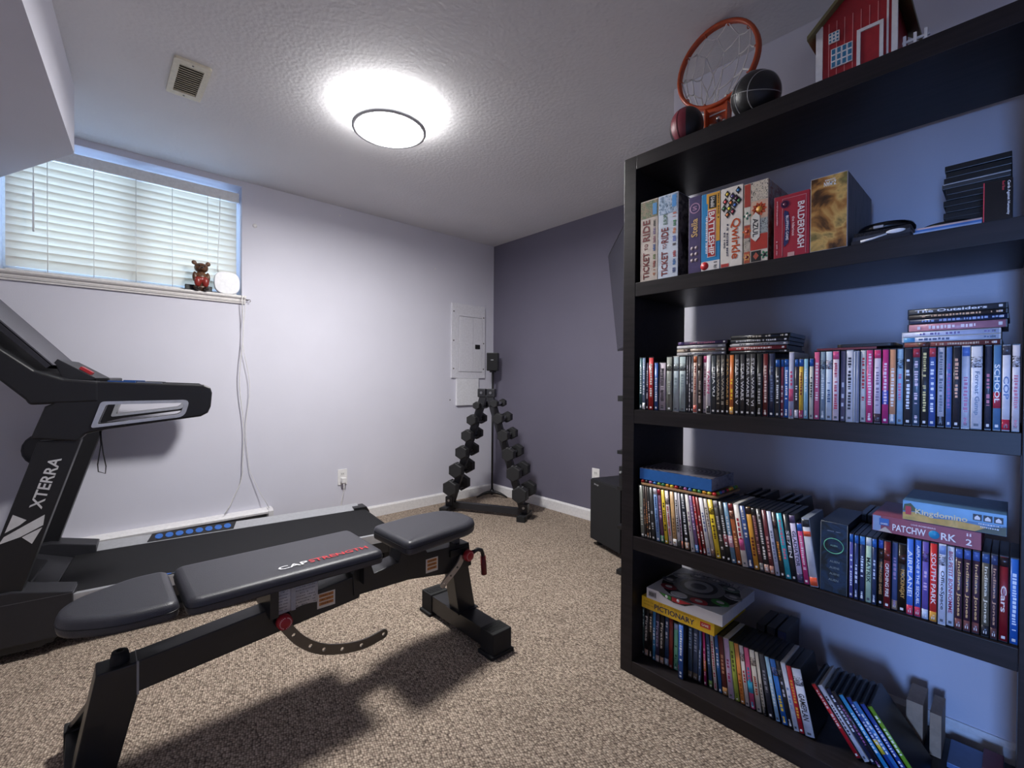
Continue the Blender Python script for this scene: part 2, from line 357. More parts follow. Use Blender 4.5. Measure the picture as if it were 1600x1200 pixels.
# window unit
win = tag(empty('window_1', (-2.66, .17, wz0), 'high basement window behind the closed blind', None), None, None, kind='structure')
vin = M('eceeee', .35)
fr = MB().prism([(wx0, wz0), (wx1, wz0), (wx1, wz1), (wx0, wz1)], 'y', .15, .2, holes=[[(wx0+.045, wz0+.045), (wx1-.045, wz0+.045), (wx1-.045, wz1-.045), (wx0+.045, wz1-.045)]]).build('window_frame', vin, win)
MB().box(-2.69, -2.63, .155, .195, wz0+.045, wz1-.045).build('mullion', vin, win)
gl = glass_mat()
win2 = tag(empty('window_2', (-6.55, -3.75, .15), 'hall window behind the camera', None), None, None, kind='structure')
MB().prism([(-4.1, .15), (-3.4, .15), (-3.4, 1.35), (-4.1, 1.35)], 'x', -6.58, -6.53, holes=[[(-4.05, .2), (-3.45, .2), (-3.45, 1.3), (-4.05, 1.3)]]).build('window_frame', vin, win2)
MB().box(-6.558, -6.552, -4.05, -3.45, .2, 1.3).build('pane', gl, win2)
MB().box(wx0+.045, -2.69, .172, .178, wz0+.045, wz1-.045).build('pane', gl, win)
MB().box(-2.63, wx1-.045, .172, .178, wz0+.045, wz1-.045).build('pane', gl, win)
sl = MB().prism([(-.034, 1.606), (-.030, 1.612), (.149, 1.612), (.149, 1.597), (-.006, 1.597), (-.0005, 1.592), (-.0005, 1.562), (-.012, 1.562), (-.014, 1.570), (-.020, 1.574), (-.020, 1.588), (-.034, 1.597)], 'x', -3.24, -2.112)
tr1 = struct('trim_1', sl, M('e4e0dd', .4), 'moulded white window sill under the blind')
for zz in (1.580, 1.601): MB().box(-3.24, -2.112, -.0352 if zz > 1.59 else -.0212, -.02, zz-.0012, zz+.0012).build('groove_bead', M('b8b2b0', .5), tr1)

# blind
SL = slat_mat()
bl = empty('venetian_blind', (-2.66, .075, 1.63), 'white horizontal slat blind lowered and closed in the high window', 'blind')
MB().box(-3.175, -2.142, .045, .105, 2.225, 2.272).build('headrail', M('ecebe8', .45), bl, bevel=.004)
MB().box(-3.18, -2.139, .036, .044, 2.222, 2.282).build('valance', M('ecebe8', .45), bl)
BX0, BX1 = -3.172, -2.148
tl = math.radians(66); hwid = .026
smb = None
nsl = 14
for i in range(nsl):
    zc = 2.199-i*.0405
    mb = MB(); pr = []
    for k in range(5):
        t = -1+k*.5; a = t*hwid; bow = .003*(1-t*t)
        pr.append((-a*math.cos(tl)-bow*math.sin(tl), a*math.sin(tl)*-1*-1-bow*math.cos(tl)*0))
    top = [(.075+q[0], zc+q[1]) for q in pr]; bot = [(q[0]+.0022, q[1]-.0008) for q in top]
    mb.prism(top+bot[::-1], 'x', BX0, BX1); mb.build('slat', SL, bl)
MB().box(BX0, BX1, .055, .095, 1.616, 1.632).build('bottom_rail', M('ecebe8', .45), bl, bevel=.003)
for xx in (-3.02, -2.84, -2.66, -2.49, -2.31):
    MB().tube([(xx, .045, 2.225), (xx, .046, 1.93), (xx+.001, .045, 1.63)], .0016, 5).build('ladder_cord', M('f2f2f0', .6), bl)
MB().tube([(-2.245, .034, 2.235), (-2.249, .033, 2.05), (-2.256, .033, 1.87), (-2.257, .033, 1.78)], .0022, 5).build('pull_cord', M('f2f2f0', .6), bl)
MB().tube([(-2.257, .033, 1.79), (-2.257, .033, 1.755)], [.004, .006], 8).build('cord_tassel', M('e6e4de', .5), bl)
MB().tube([(-3.07, .034, 2.03), (-3.07, .032, 1.9), (-3.07, .031, 1.83)], .004, 8).build('tilt_wand', M('f2f4f4', .2), bl)
MB().cyl((-3.07, .034, 2.225), (-3.07, .034, 2.03), .0022, 6).build('wand_hook', M('f2f4f4', .2), bl)

# ceiling lamp
lampc = (-1.80, -1.37)
lp = empty('ceiling_lamp', (lampc[0], lampc[1], HC), 'round flush white ceiling lamp with a grey ring, switched on', 'lamp')
MB().lathe([(.0, HC-.001), (.188, HC-.001), (.188, HC-.018), (.0, HC-.018)], (lampc[0], lampc[1], 0), 48).build('base_plate', M('f2f2f2', .4), lp)
MB().lathe([(.196, HC-.006), (.196, HC-.07), (.176, HC-.084), (.17, HC-.086)], (lampc[0], lampc[1], 0), 48).build('side_diffuser', emit('lamp_side', (1, .985, .975), LAMP*.065), lp)
MB().lathe([(.171, HC-.084), (.172, HC-.096), (.155, HC-.099), (.152, HC-.088)], (lampc[0], lampc[1], 0), 48).build('trim_ring', M('c6c6ca', .4), lp)
MB().lathe([(.1555, HC-.089), (.12, HC-.094), (.06, HC-.096), (.0001, HC-.0965)], (lampc[0], lampc[1], 0), 48).build('bottom_diffuser', emit('lamp_face', (1, .985, .975), LAMP), lp)

# ceiling vent
vt = empty('ceiling_vent', (-2.54, -.995, HC), 'cream slotted vent grille screwed to the ceiling', 'vent')
CR = M('d9d2bd', .45); vx0, vx1, vy0, vy1 = -2.605, -2.478, -1.142, -.848
MB().prism(roundpoly([(vx0, vy0), (vx1, vy0), (vx1, vy1), (vx0, vy1)], .012), 'z', HC-.012, HC-.0004, holes=[[(vx0+.022, vy0+.035), (vx1-.022, vy0+.035), (vx1-.022, vy1-.035), (vx0+.022, vy1-.035)]]).build('frame', CR, vt)
MB().box(vx0+.022, vx1-.022, vy0+.035, vy1-.035, HC-.003, HC-.0006).build('duct_shade', M('3a3020', .8), vt)  # dark sheet under the ceiling, paints the shade seen between the slats
for i in range(13):
    y = vy0+.044+i*.0172
    MB().obox(((vx0+vx1)/2, y, HC-.009), X, Vector((0, .8, .6)), Vector((0, -.6, .8)), (vx1-vx0)/2-.0225, .0048, .0012).build('slat', CR, vt)
for y in (vy0+.016, vy1-.016): MB().cyl(((vx0+vx1)/2, y, HC-.0135), ((vx0+vx1)/2, y, HC-.0118), .004, 10).build('screw', GUN, vt)

# ------------------------------------------------------------------ wall fittings
pn = empty('breaker_panel', (-.3, 0, 1.09), 'white electrical breaker panel with a closed door on the pale wall', 'panel')
PW = M('dcdbe2', .4)
MB().prism([(-.492, 1.095), (-.112, 1.095), (-.112, 1.765), (-.492, 1.765)], 'y', -.014, -.0006, holes=[[(-.415, 1.15), (-.15, 1.15), (-.15, 1.655), (-.415, 1.655)]]).build('cover_frame', PW, pn, bevel=.002)
dr = MB().box(-.411, -.154, -.018, -.004, 1.154, 1.651).build('panel_door', PW, pn, bevel=.002)
MB().box(-.262, -.259, -.0195, -.0178, 1.158, 1.648).build('door_fold', M('c0bfc8', .4), dr)
MB().box(-.235, -.182, -.024, -.0178, 1.365, 1.405).build('latch', BLACK, dr, bevel=.002)
for x, z in [(-.472, 1.69), (-.472, 1.43), (-.472, 1.18), (-.132, 1.66), (-.132, 1.42), (-.132, 1.18)]:
    MB().lathe([(.0001, -.0175), (.006, -.0165), (.007, -.0138)], (x, 0, z), 10, 'y').build('screw', GUN, pn)
MB().box(-.408, -.4, -.021, -.0178, 1.55, 1.59).build('hinge', PW, dr)
tag(MB().box(-.438, -.19, -.02, -.0006, .848, 1.093).build('blank_wall_cover', M('e6e6ea', .45), bevel=.002, loc=(-.314, 0, .848)), 'plain white square cover plate below the breaker panel', 'cover plate')
def outlet(P, u, n, label):
    P, u, n = Vector(P), Vector(u), Vector(n)
    o = empty('wall_outlet', P, label, 'outlet', 'white wall outlets')
    MB().obox(P+n*.0032, u, n, Zv, .035, .0028, .0575).build('face_plate', WHITE, o, bevel=.0015)
    for dz in (-.021, .021):
        s = MB().obox(P+n*.0066+Zv*dz, u, n, Zv, .016, .0012, .0135).build('socket', M('dedcda', .4), o)
        for du in (-.006, .006): MB().obox(P+n*.008+Zv*(dz+.003)+u*du, u, n, Zv, .0012, .0004, .005).build('slot', BLACK, s)
    return o
outlet((-1.466, 0, .348), X, -Y, 'white wall outlet with a plugged in charger on the pale wall')
outlet((0, -1.232, .352), Y, -X, 'white wall outlet on the slate purple wall above the subwoofer')
ch = empty('plug_charger', (-1.466, -.009, .30), 'small white charger plugged in the pale wall outlet with its cord', 'charger')
MB().box(-1.482, -1.45, -.042, -.0105, .308, .345).build('charger_body', WHITE, ch, bevel=.003)
MB().tube([(-1.466, -.035, .308), (-1.468, -.04, .26), (-1.482, -.042, .2), (-1.495, -.045, .12), (-1.5, -.05, .02)], .0028, 6).build('cable', M('e8e6e4', .5), ch)
# baseboard heater
ht = empty('baseboard_heater', (-2.6, 0, .03), 'long white baseboard heater along the pale wall behind the treadmill', 'heater')
hp = [(-.0006, .03), (-.055, .03), (-.064, .045), (-.064, .145), (-.02, .145), (-.02, .178), (-.062, .186), (-.064, .198), (-.05, .21), (-.0006, .215)]
MB().prism(hp, 'x', -3.6, -1.985).build('casing', M('e4e2e3', .4), ht)
MB().prism([(-.0006, .028), (-.06, .028), (-.068, .045), (-.068, .2), (-.05, .214), (-.0006, .218)], 'x', -1.985, -1.955).build('end_cap', M('d4d2d4', .4), ht)
MB().box(-3.58, -1.99, -.03, -.0205, .147, .176).build('slot_shade', M('3a383a', .7), ht)  # dark strip in the casing recess, paints the shade inside the outlet slot
# wall dots
for (x, z, r, lb) in [(-2.055, 2.084, .014, 'small round white button stuck on the pale wall beside the window')]:
    tag(MB().lathe([(.0001, -.012), (r*.5, -.0115), (r*.9, -.007), (r, -.0006)], (x, 0, z), 20, 'y').build('wall_button', WHITE, loc=(x, 0, z)), lb, 'wall hook')
for (x, z, lb) in [(-1.491, 2.29, 'tiny white wall anchor near the ceiling of the pale wall'), (-.66, 2.036, 'tiny white wall anchor above the breaker panel'), (-.499, .9, 'tiny dark screw beside the white blank cover plate')]:
    tag(MB().lathe([(.0001, -.006), (.004, -.005), (.006, -.0006)], (x, 0, z), 10, 'y').build('wall_screw', GUN if z < 1 else WHITE, loc=(x, 0, z)), lb, 'screw')
# cords hanging from the sill
def wob(a, b, n, amp, rnd, r, bez=None):
    a, b = Vector(a), Vector(b); pts = []
    for i in range(n+1):
        t = i/n; p = a.lerp(b, t); k = math.sin(math.pi*t)
        pts.append((p.x+k*amp*math.sin(t*9+r), p.y, p.z))
    return pts
k1 = wob((-2.137, -.039, 1.612), (-2.128, -.016, .46), 16, .016, 0, .5)+[(-2.14, -.016, .4), (-2.2, -.03, .27), (-2.235, -.055, .225)]
tag(MB().tube(k1, .0028, 6).build('hanging_cord', M('dcdad8', .5), loc=(-2.137, -.03, 1.0)), 'thick white cord hanging from the window sill, bending left at the bottom', 'cord', 'white cords under the window')
k2 = wob((-2.12, -.039, 1.612), (-2.1, -.014, .6), 16, .022, 2, 2.5)+[(-2.085, -.014, .47), (-2.03, -.03, .33), (-1.98, -.06, .222)]
tag(MB().tube(k2, .0018, 6).build('hanging_cord', M('dcdad8', .5), loc=(-2.12, -.03, 1.0)), 'thin white cord hanging from the window sill, bending right at the bottom', 'cord', 'white cords under the window')
hk = empty('cord_hook', (-2.108, -.02, 1.585), 'small grey metal hook at the right end of the window sill', 'hook')
MB().cyl((-2.1115, -.02, 1.588), (-2.096, -.02, 1.588), .0045, 8).build('hook_stem', GUN, hk)
MB().tube([(-2.097, -.02, 1.588), (-2.088, -.022, 1.592), (-2.084, -.024, 1.582), (-2.09, -.026, 1.575)], .002, 6).build('hook_bend', GUN, hk)

# things on the sill
rt = empty('router_box', (-2.215, -.002, 1.6125), 'rounded square white router standing on the window sill', 'router')
MB().prism(roundpoly([(-2.285, 1.613), (-2.146, 1.613), (-2.146, 1.752), (-2.285, 1.752)], .06, 8), 'y', -.026, .004).build('body', M('e9e9ec', .35), rt, bevel=.004)
MB().box(-2.25, -2.18, .005, .02, 1.6125, 1.66).build('stand', M('d0d0d2', .4), rt)
tag(MB().box(-2.43, -2.29, .012, .034, 1.6125, 1.652).build('power_adapter', BLACK, bevel=.004, loc=(-2.36, .02, 1.6125)), 'flat black adapter box lying behind the bear figurine', 'adapter')
br = empty('bear_figurine', (-2.352, -.008, 1.6125), 'small brown wooden bear figurine in red trousers on the window sill', 'figurine')
BR = art('carved_bear', ['2a1a12', '5a3a24', '7a5230'], 90, .4)
def blob(name, parts, mat, parent, vox=.0028):
    mb = MB()
    for p in parts: mb.sphere(*p)
    o = mb.build(name, mat, parent); m = o.modifiers.new('fuse', 'REMESH'); m.mode = 'VOXEL'; m.voxel_size = vox; m.use_smooth_shade = True
    s = o.modifiers.new('soft', 'SMOOTH'); s.iterations = 4; return o
bx, by, bz = -2.352, -.008, 1.6125
blob('body', [((bx, by, bz+.075), .036, .03, .048), ((bx, by-.004, bz+.142), .037, .032, .031), ((bx, by-.03, bz+.135), .017, .016, .013), ((bx-.036, by, bz+.172), .014, .008, .014), ((bx+.036, by, bz+.172), .014, .008, .014),
              ((bx-.034, by-.008, bz+.085), .012, .014, .032), ((bx+.034, by-.008, bz+.085), .012, .014, .032), ((bx, by, bz+.022), .04, .028, .022)], BR, br)
blob('trousers', [((bx-.02, by-.022, bz+.055), .019, .016, .032), ((bx+.02, by-.022, bz+.055), .019, .016, .032), ((bx, by-.012, bz+.07), .033, .022, .022)], M('8a2a22', .35), br)
for s_ in (-1, 1):
    MB().sphere((bx+s_*.021, by-.034, bz+.0135), .015, .02, .013).build('foot', M('2a1c14', .4), br)
    MB().sphere((bx+s_*.014, by-.0345, bz+.152), .004).build('eye', BLACK, br)
MB().sphere((bx, by-.0465, bz+.139), .0065, .004, .005).build('nose', BLACK, br)

# ------------------------------------------------------------------ bookcase
XB = -1.3807; YL = -2.3994; YR = -3.4494; DEP = .372; TH = .05; HBK = 1.90
ZS = [HBK-j*(HBK-TH)/4 for j in range(5)]           # top faces: top board, three shelves, bottom board
bk = empty('bookcase', (XB+DEP/2, (YL+YR)/2, 0), 'tall open black-brown bookcase filled with disc cases and board games', 'bookcase')
def plank(name, x0, x1, y0, y1, z0, z1, lab=None):
    o = MB().box(x0, x1, y0, y1, z0, z1).build(name, WOOD, bk, bevel=.0015)
    if lab: o['label'] = lab
    return o
plank('side_panel', XB, XB+DEP, YL-TH, YL, .0005, HBK); plank('side_panel', XB, XB+DEP, YR, YR+TH, .0005, HBK)
for i, z in enumerate(ZS): plank(['top_board', 'shelf', 'shelf', 'shelf', 'bottom_board'][i], XB+.0006, XB+DEP-.0006, YR+TH+.0003, YL-TH-.0003, z-TH if i < 4 else .0005, z)
def sleeve_poly(wd, off, e=.0008):
    """outline in x,y of a slightly domed spine sheet"""
    pts = []
    for k in range(7):
        t = k/6; y = -e-(wd-2*e)*t; pts.append((-.0002-off-.0014*math.sin(math.pi*t), y))
    return pts+[(.003, -wd+e), (.003, -e)]
KH = {'d': .19, 'b': .172, 's': .171, 'w': .19, 'v': .187, 'x': .193}
DP = {'d': .136, 'b': .136, 's': .13, 'w': .136, 'v': .136, 'x': .19}
CASEBLK = M('17181a', .3); CASECLR = M('9aa2ae', .25); PINKC = M('b8b2b0', .4)
rnd = random.Random(11)
def disc_case(loc, wd, lean, kind, col, tc, title, opts, label, group, rot=None, hh=None):
    h = hh or KH[kind]; wd *= .001
    nm = {'w': 'wide_disc_case', 'v': 'jewel_case', 'x': 'box_set'}.get(kind, 'disc_case')
    light = sum(int(col[i:i+2], 16) for i in (0, 2, 4)) > 560
    body = CASECLR if kind == 'v' else (M('d6d2cc', .4) if (light and rnd.random() < .28 and kind == 'd') else CASEBLK)
    o = MB().box(0, DP[kind], -wd, 0, 0, h).build(nm, body, None, bevel=.0008)
    o.location = loc; o.rotation_euler = rot or (-math.radians(lean), 0, 0)
    tag(o, label, 'disc case', group)
    ops = dict(p.split(':') for p in opts.split() if ':' in p)
    m = M(col, .36, vary=.1, nscale=45., coat=.12); mt = M(tc, .35)
    MB().prism(sleeve_poly(wd, 0), 'z', .003, h-.003, smooth=True).build('spine_sheet', m, o, local=True)
    def band(z0, z1, c, nmn):
        MB().prism(sleeve_poly(wd, .0003), 'z', z0, z1, smooth=True).build(nmn, c if not isinstance(c, str) else M(c, .3), o, local=True)
    zt, zb = h-.012, .03
    if 't' in ops: band(h-.024, h-.0035, ops['t'], 'top_band'); zt = h-.03
    if 'u' in ops: band(h-.05, h-.036, ops['u'], 'orange_band')
    if 'b' in ops: band(.0035, .026, ops['b'], 'foot_band')
    if 'p' in ops: band(h-.05, h-.026, art('spine_picture', [ops['p'], col, '2a2420', ops['p']], 160, .3), 'picture'); zt = h-.056
    if 'p2' in ops: band(.05, .085, ops['p2'], 'colour_block')
    fx = -.0019
    cx = (fx, -wd/2, (zt+zb)/2); L = zt-zb
    if kind == 'v' and not title.strip('#0123456789'): return o
    if title.startswith('#'):
        n = int(title[1:]); mb = MB(); f = min(.95, .25+n*.045); dz = rnd.uniform(-.5, .5)*(1-f)*L
        strokes(mb, (fx, -wd/2, cx[2]+dz), -Zv, -Y, L*f, wd*.5, n, rnd)
        if rnd.random() < .4: mb_flat(strokes(MB(), (fx, -wd*.5, .018), -Zv, -Y, .016, wd*.4, 3, rnd), 'foot_print', mt, o, True)
        mb_flat(mb, 'title_print', mt, o, True)
    elif title == 'ALIEN': pass
    else:
        f = min(.97, .2+len(title)*.062)
        al_ = .12 if title.startswith('STAR') else 0
        text('title_lettering', title.replace('  ', ' '), (fx, -wd/2, cx[2]), -Zv, -Y, L*f, wd*(.62 if len(title) < 12 else .5), mt, o, True)
    mb = MB(); mb.add([(fx+.0001, -wd*.3, .008), (fx+.0001, -wd*.7, .008), (fx+.0001, -wd*.7, .014), (fx+.0001, -wd*.3, .014)], [(0, 1, 2, 3)])
    mb_flat(mb, 'maker_mark', M('d8d8d8' if not light else '50545c', .4), o, True)
    return o
MID=[
 (2467, 12.9, 0, 'd', '2f5f66', 'e8eef0', '#9', ''),
 (2481, 12.5, 0, 'd', '6f86a8', 'dfe6ee', '#12', 'b:e8e8ea'),
 (2493.9, 9.9, 0, 's', '4a3d5c', 'e6d8e4', '#10', ''),
 (2505, 19.3, 0, 'd', 'c8242c', 'f0e4dc', '#12', ''),
 (2529, 14.5, 0, 's', '2456a6', 'e8ecf4', '#9', ''),
 (2544, 26.8, 0, 's', 'cdbfca', '2a2228', '#24', ''),
 (2575, 21.1, 0, 'd', '8f938a', 'b9beb4', '#4', 'p:d8dccf'),
 (2597, 21.5, 0, 'd', 'b9c8cc', '93a5aa', '#4', 'p:8a7c62'),
 (2620, 22.9, 0, 'd', 'b4c4c4', '93a5aa', '#4', 'p:6d5a46'),
 (2645, 7.8, 0, 'd', '3a3a42', 'c8c8d0', '#4', ''),
 (2653.2, 7.6, 0, 'd', '5a5560', 'd8d8d8', '#4', ''),
 (2662, 8.2, 0, 'd', '3c3c44', 'c8c8d0', '#4', ''),
 (2670.6, 13.2, 0, 'd', 'd9b7a4', '8c2a22', '#10', 't:c96a3c b:d66a58'),
 (2685, 14.8, 0, 'd', '4a3c38', 'c9b8ae', '#10', 'p:caa08a'),
 (2701, 13.8, 0, 'd', 'c9bcc4', '7a4a5c', '#11', 't:d65a8c'),
 (2715.2, 13.4, 0, 'd', 'e8e2e6', 'c94a78', 'TAKEN', 'b:2a2a2e'),
 (2730, 15.6, 0, 'd', '3a4148', 'eef2f2', 'DEJA VU', ''),
 (2746, 13.9, 0, 'd', '3c3836', 'b8ae9c', 'STAR WARS  I', ''),
 (2760.3, 13.7, 0, 'd', '3c3836', 'b8ae9c', 'STAR WARS  II', ''),
 (2774.4, 11.8, 0, 'd', '4a413a', 'd0a060', 'STAR WARS  III', ''),
 (2787, 12.9, 0, 'd', 'd9783a', 'ffd640', '#4', 'b:f0b060'),
 (2802, 15.0, 0, 'd', '37363a', 'dcdce0', 'STAR WARS  V', ''),
 (2818, 14.6, 0, 'd', '37363a', 'dcdce0', 'STAR WARS', ''),
 (2833, 15.0, 0, 'd', '37363a', 'dcdce0', 'STAR WARS  IV', ''),
 (2848.4, 15.5, 0, 'd', '37363a', 'dcdce0', 'STAR WARS  VI', ''),
 (2866, 15.6, 0, 'd', '232625', 'b8b8b8', '#8', ''),
 (2883, 14.7, 0, 'd', '6a2024', 'e8d0c8', '#11', ''),
 (2899, 15.1, 0, 'd', '2c3350', '6f7ea0', '#10', ''),
 (2917, 12.5, 0, 'b', '3a3a40', 'eeeeee', '#10', 't:1f5aa8'),
 (2930, 9.4, 0, 'b', '8a3a50', 'e8d8dc', '#6', 't:1f5aa8'),
 (2940, 11.7, 0, 'b', '2a6ac0', 'f0f4fa', '#11', 't:1f5aa8'),
 (2952.1, 12.5, 0, 'd', 'b9bcd4', 'e0507c', '#4', 'p2:d85a80'),
 (2967, 10.2, 0, 'b', '3a3440', 'f0ecf0', '#4', 't:1f5aa8 b:c8c0cc'),
 (2978, 11.8, 0, 'b', 'e0b440', '8a3a20', '#7', 't:1f5aa8 b:a83a6a'),
 (2990.2, 10.9, 0, 'b', '9ccfe2', 'f4fafc', '#6', ''),
 (3003, 10.8, 0, 'b', 'd9d8c8', '3a3a34', '#6', 't:1f5aa8'),
 (3014.2, 13.6, 0, 'd', 'e0688f', 'fbe8ee', '#10', ''),
 (3028.2, 13.0, 0, 'd', '8fa4b4', 'dfe8ee', '#9', 'p:54606c'),
 (3042, 15.0, 0, 'd', 'd3e2ee', '4a6a94', '#6', 'p:d65a64'),
 (3058, 14.9, 0, 'd', 'eddbe2', 'c03a58', '#18', 't:e05a8a'),
 (3074, 11.8, 0, 'd', '6f6a80', 'e8e6f0', '#4', ''),
 (3087, 15.2, 0, 'd', 'ebe9ee', '30303a', '#15', ''),
 (3103, 5.3, 0, 'v', 'c8ccda', 'f4f6fa', '#4', ''),
 (3109, 6.4, 0, 'v', '9aa0b8', 'f4f6fa', '#4', ''),
 (3117, 12.7, 0, 'd', 'ece8e2', 'c83a40', '#11', ''),
 (3130.1, 14.7, 0, 'd', 'd84a86', 'fbe6f0', '#14', ''),
 (3146, 14.5, 0, 'd', 'e6d8e6', '8a7a98', '#11', 't:e84a7a b:4a3a44'),
 (3162, 13.6, 0, 'd', 'cf3f88', 'f6dcec', '#10', 'p2:4a5ac0'),
 (3176, 13.3, 0, 'd', 'e0a27c', 'fdf2ea', '#9', 'b:8aa0b8'),
 (3190, 13.2, 0, 'd', 'a9cde6', 'd86a92', '#8', 'p:5a7a9a'),
 (3205, 14.6, 0, 'd', '33363f', 'e6ecf4', '#14', ''),
 (3220, 14.3, 0, 'd', '4a6076', 'ead4e0', '#12', 't:b03a4c'),
 (3236, 12.6, 0, 'd', '2e3238', 'e0cf80', '#17', ''),
 (3249, 13.3, 0, 'd', '4a68b0', 'eef2fb', '#15', 't:c84a58'),
 (3264, 13.2, 0, 'd', 'd3d2dc', '50566a', '#18', 'b:3a3c46'),
 (3279, 10.8, 0, 'd', '5a7cb8', '8a4a9c', '#10', ''),
 (3291, 12.3, 0, 'd', '30323c', 'e8a878', '#8', ''),
 (3305, 14.2, 0, 'd', 'e4e8f4', 'c06088', '#8', 't:5f86d0'),
 (3320, 19.3, 0, 'd', 'f0f0f6', '56627c', 'Forrest Gump', 'p:7a8094'),
 (3342, 11.3, 0, 'd', '3c4256', 'c04a60', '#5', ''),
 (3355, 13.0, 0, 'd', '5a88b4', 'f4f2e8', 'SCHOOL', 'p2:c03c54'),
 (3368.4, 13.3, 0, 'd', 'e9e9f0', '2f4f90', 'COP', 'b:c0304a t:4a4a54'),
 (3383, 12.8, 0, 'd', 'eee8ec', 'c03a48', '#10', 'p:4a3c3c'),
 (3397, 6.2, 0, 'd', 'e8e8f0', '4a5a90', '#4', 'p:c08a8a'),
]
LOWA=[
 (2477, 15.8, 3.8, 'd', '8a8f84', 'c8ccc0', '#4', ''),
 (2494, 7.8, 4.0, 'd', '3a302c', 'b88a6a', '#8', ''),
 (2503, 8.1, 4.2, 'd', '4a3a34', 'd8905a', '#9', ''),
 (2512, 7.8, 4.3, 'd', '2f2c2c', 'f0e0d0', '#10', ''),
 (2521, 14.7, 4.5, 'd', '36383c', 'b8bcc0', '#4', ''),
 (2539, 15.4, 5.0, 'd', '8fb0e0', '3f5f9c', '#16', 't:e8e8f0'),
 (2557, 13.8, 5.6, 'd', '6a3a60', 'd8a8c0', '#4', 't:a02838 b:1f7a4a'),
 (2572, 13.4, 5.8, 'd', 'f0cf2c', '3a2c14', '#9', ''),
 (2587, 14.8, 6.1, 'd', 'ecdcd8', 'b03a40', '#17', 'p:7a4a3c'),
 (2603, 15.4, 5.3, 'd', 'd0a874', '8a6a44', '#4', 'b:e0dcd8'),
 (2619, 12.4, 4.9, 'd', 'dcd8dc', '2c2a2e', '#12', 'b:2a2e30'),
 (2633, 7.4, 5.2, 'd', 'dcd6dc', '8a5a7c', '#4', 'b:d0806a'),
 (2646, 16.3, 6.7, 'd', '1c2230', 'eef0f4', '#15', 'b:a07a60'),
 (2667, 12.7, 7.9, 'd', 'e4ded8', '9a7a9c', '#4', ''),
 (2683, 11.7, 8.7, 'd', '7a5a94', 'e8d8f0', '#9', 'b:3a78b8'),
 (2697, 9.0, 9.2, 'd', 'c43038', 'f4dcd8', '#11', ''),
 (2709, 11.0, 9.9, 'd', '8a2428', 'f0e4e0', '#8', ''),
 (2721, 14.3, 10.0, 'd', 'e9e6e8', '6a7aa8', '#4', ''),
 (2736, 13.0, 9.9, 'd', 'c8beb4', '6a5a50', '#5', 'b:5a4238'),
 (2750, 16.9, 10.0, 'd', 'f2d232', '5a4410', '#8', 'p:caa050'),
 (2768, 14.9, 9.9, 'd', '3a3634', 'd8d4d0', '#12', 't:b8b4b8'),
 (2784, 14.3, 9.8, 'd', '262626', 'f0f0f0', '#10', 'p2:8a4a54'),
 (2799, 14.6, 9.6, 'd', '6a94b4', 'f0f4f8', '#7', 'p2:e0a8b8'),
 (2815, 15.0, 9.8, 'd', 'a85a30', 'f4c890', '#5', 't:8a2c30 p:e8dcd8'),
 (2831, 16.1, 9.6, 'd', 'ece4dc', 'c03448', '#4', 'p2:b84a80'),
 (2848, 16.3, 9.3, 'd', '34508c', 'f0ece8', '#7', ''),
 (2865, 15.3, 9.2, 'd', 'd89a34', '6a2a14', '#5', 't:3c2a24'),
 (2881, 12.3, 9.1, 'd', '5a3034', 'c88a88', '#12', 't:3c3c3a b:6a6a6a'),
 (2894, 14.3, 9.0, 'd', '2e2a2a', 'f0ece8', '#14', 'b:b89080'),
 (2909, 13.1, 8.7, 'd', '6a2830', 'd8a8a0', '#4', 'b:b07a68'),
 (2923, 12.7, 8.7, 'd', 'c4c8dc', '7a84a0', '#8', ''),
 (2937, 12.0, 8.9, 'd', '3a302c', 'f0a040', '#9', 'p:b06a70'),
 (2950, 15.3, 9.0, 'd', '2fb0c0', 'e87a94', '#11', ''),
 (2966, 13.2, 8.4, 'd', '20242c', 'e8e8ec', 'SE7EN', ''),
 (2980, 15.3, 7.9, 'd', 'd9d0ea', '3f3a54', 'GLADIATOR', 'b:40385c t:5a4a6c'),
 (2996, 13.7, 7.5, 'b', 'd03c7c', 'f8dce8', '#13', 't:2a6ac0'),
 (3011, 19.4, 7.7, 'v', 'c9ccd2', 'e8e8ec', '#4', 't:2a3038 u:f0603c b:f0603c'),
]
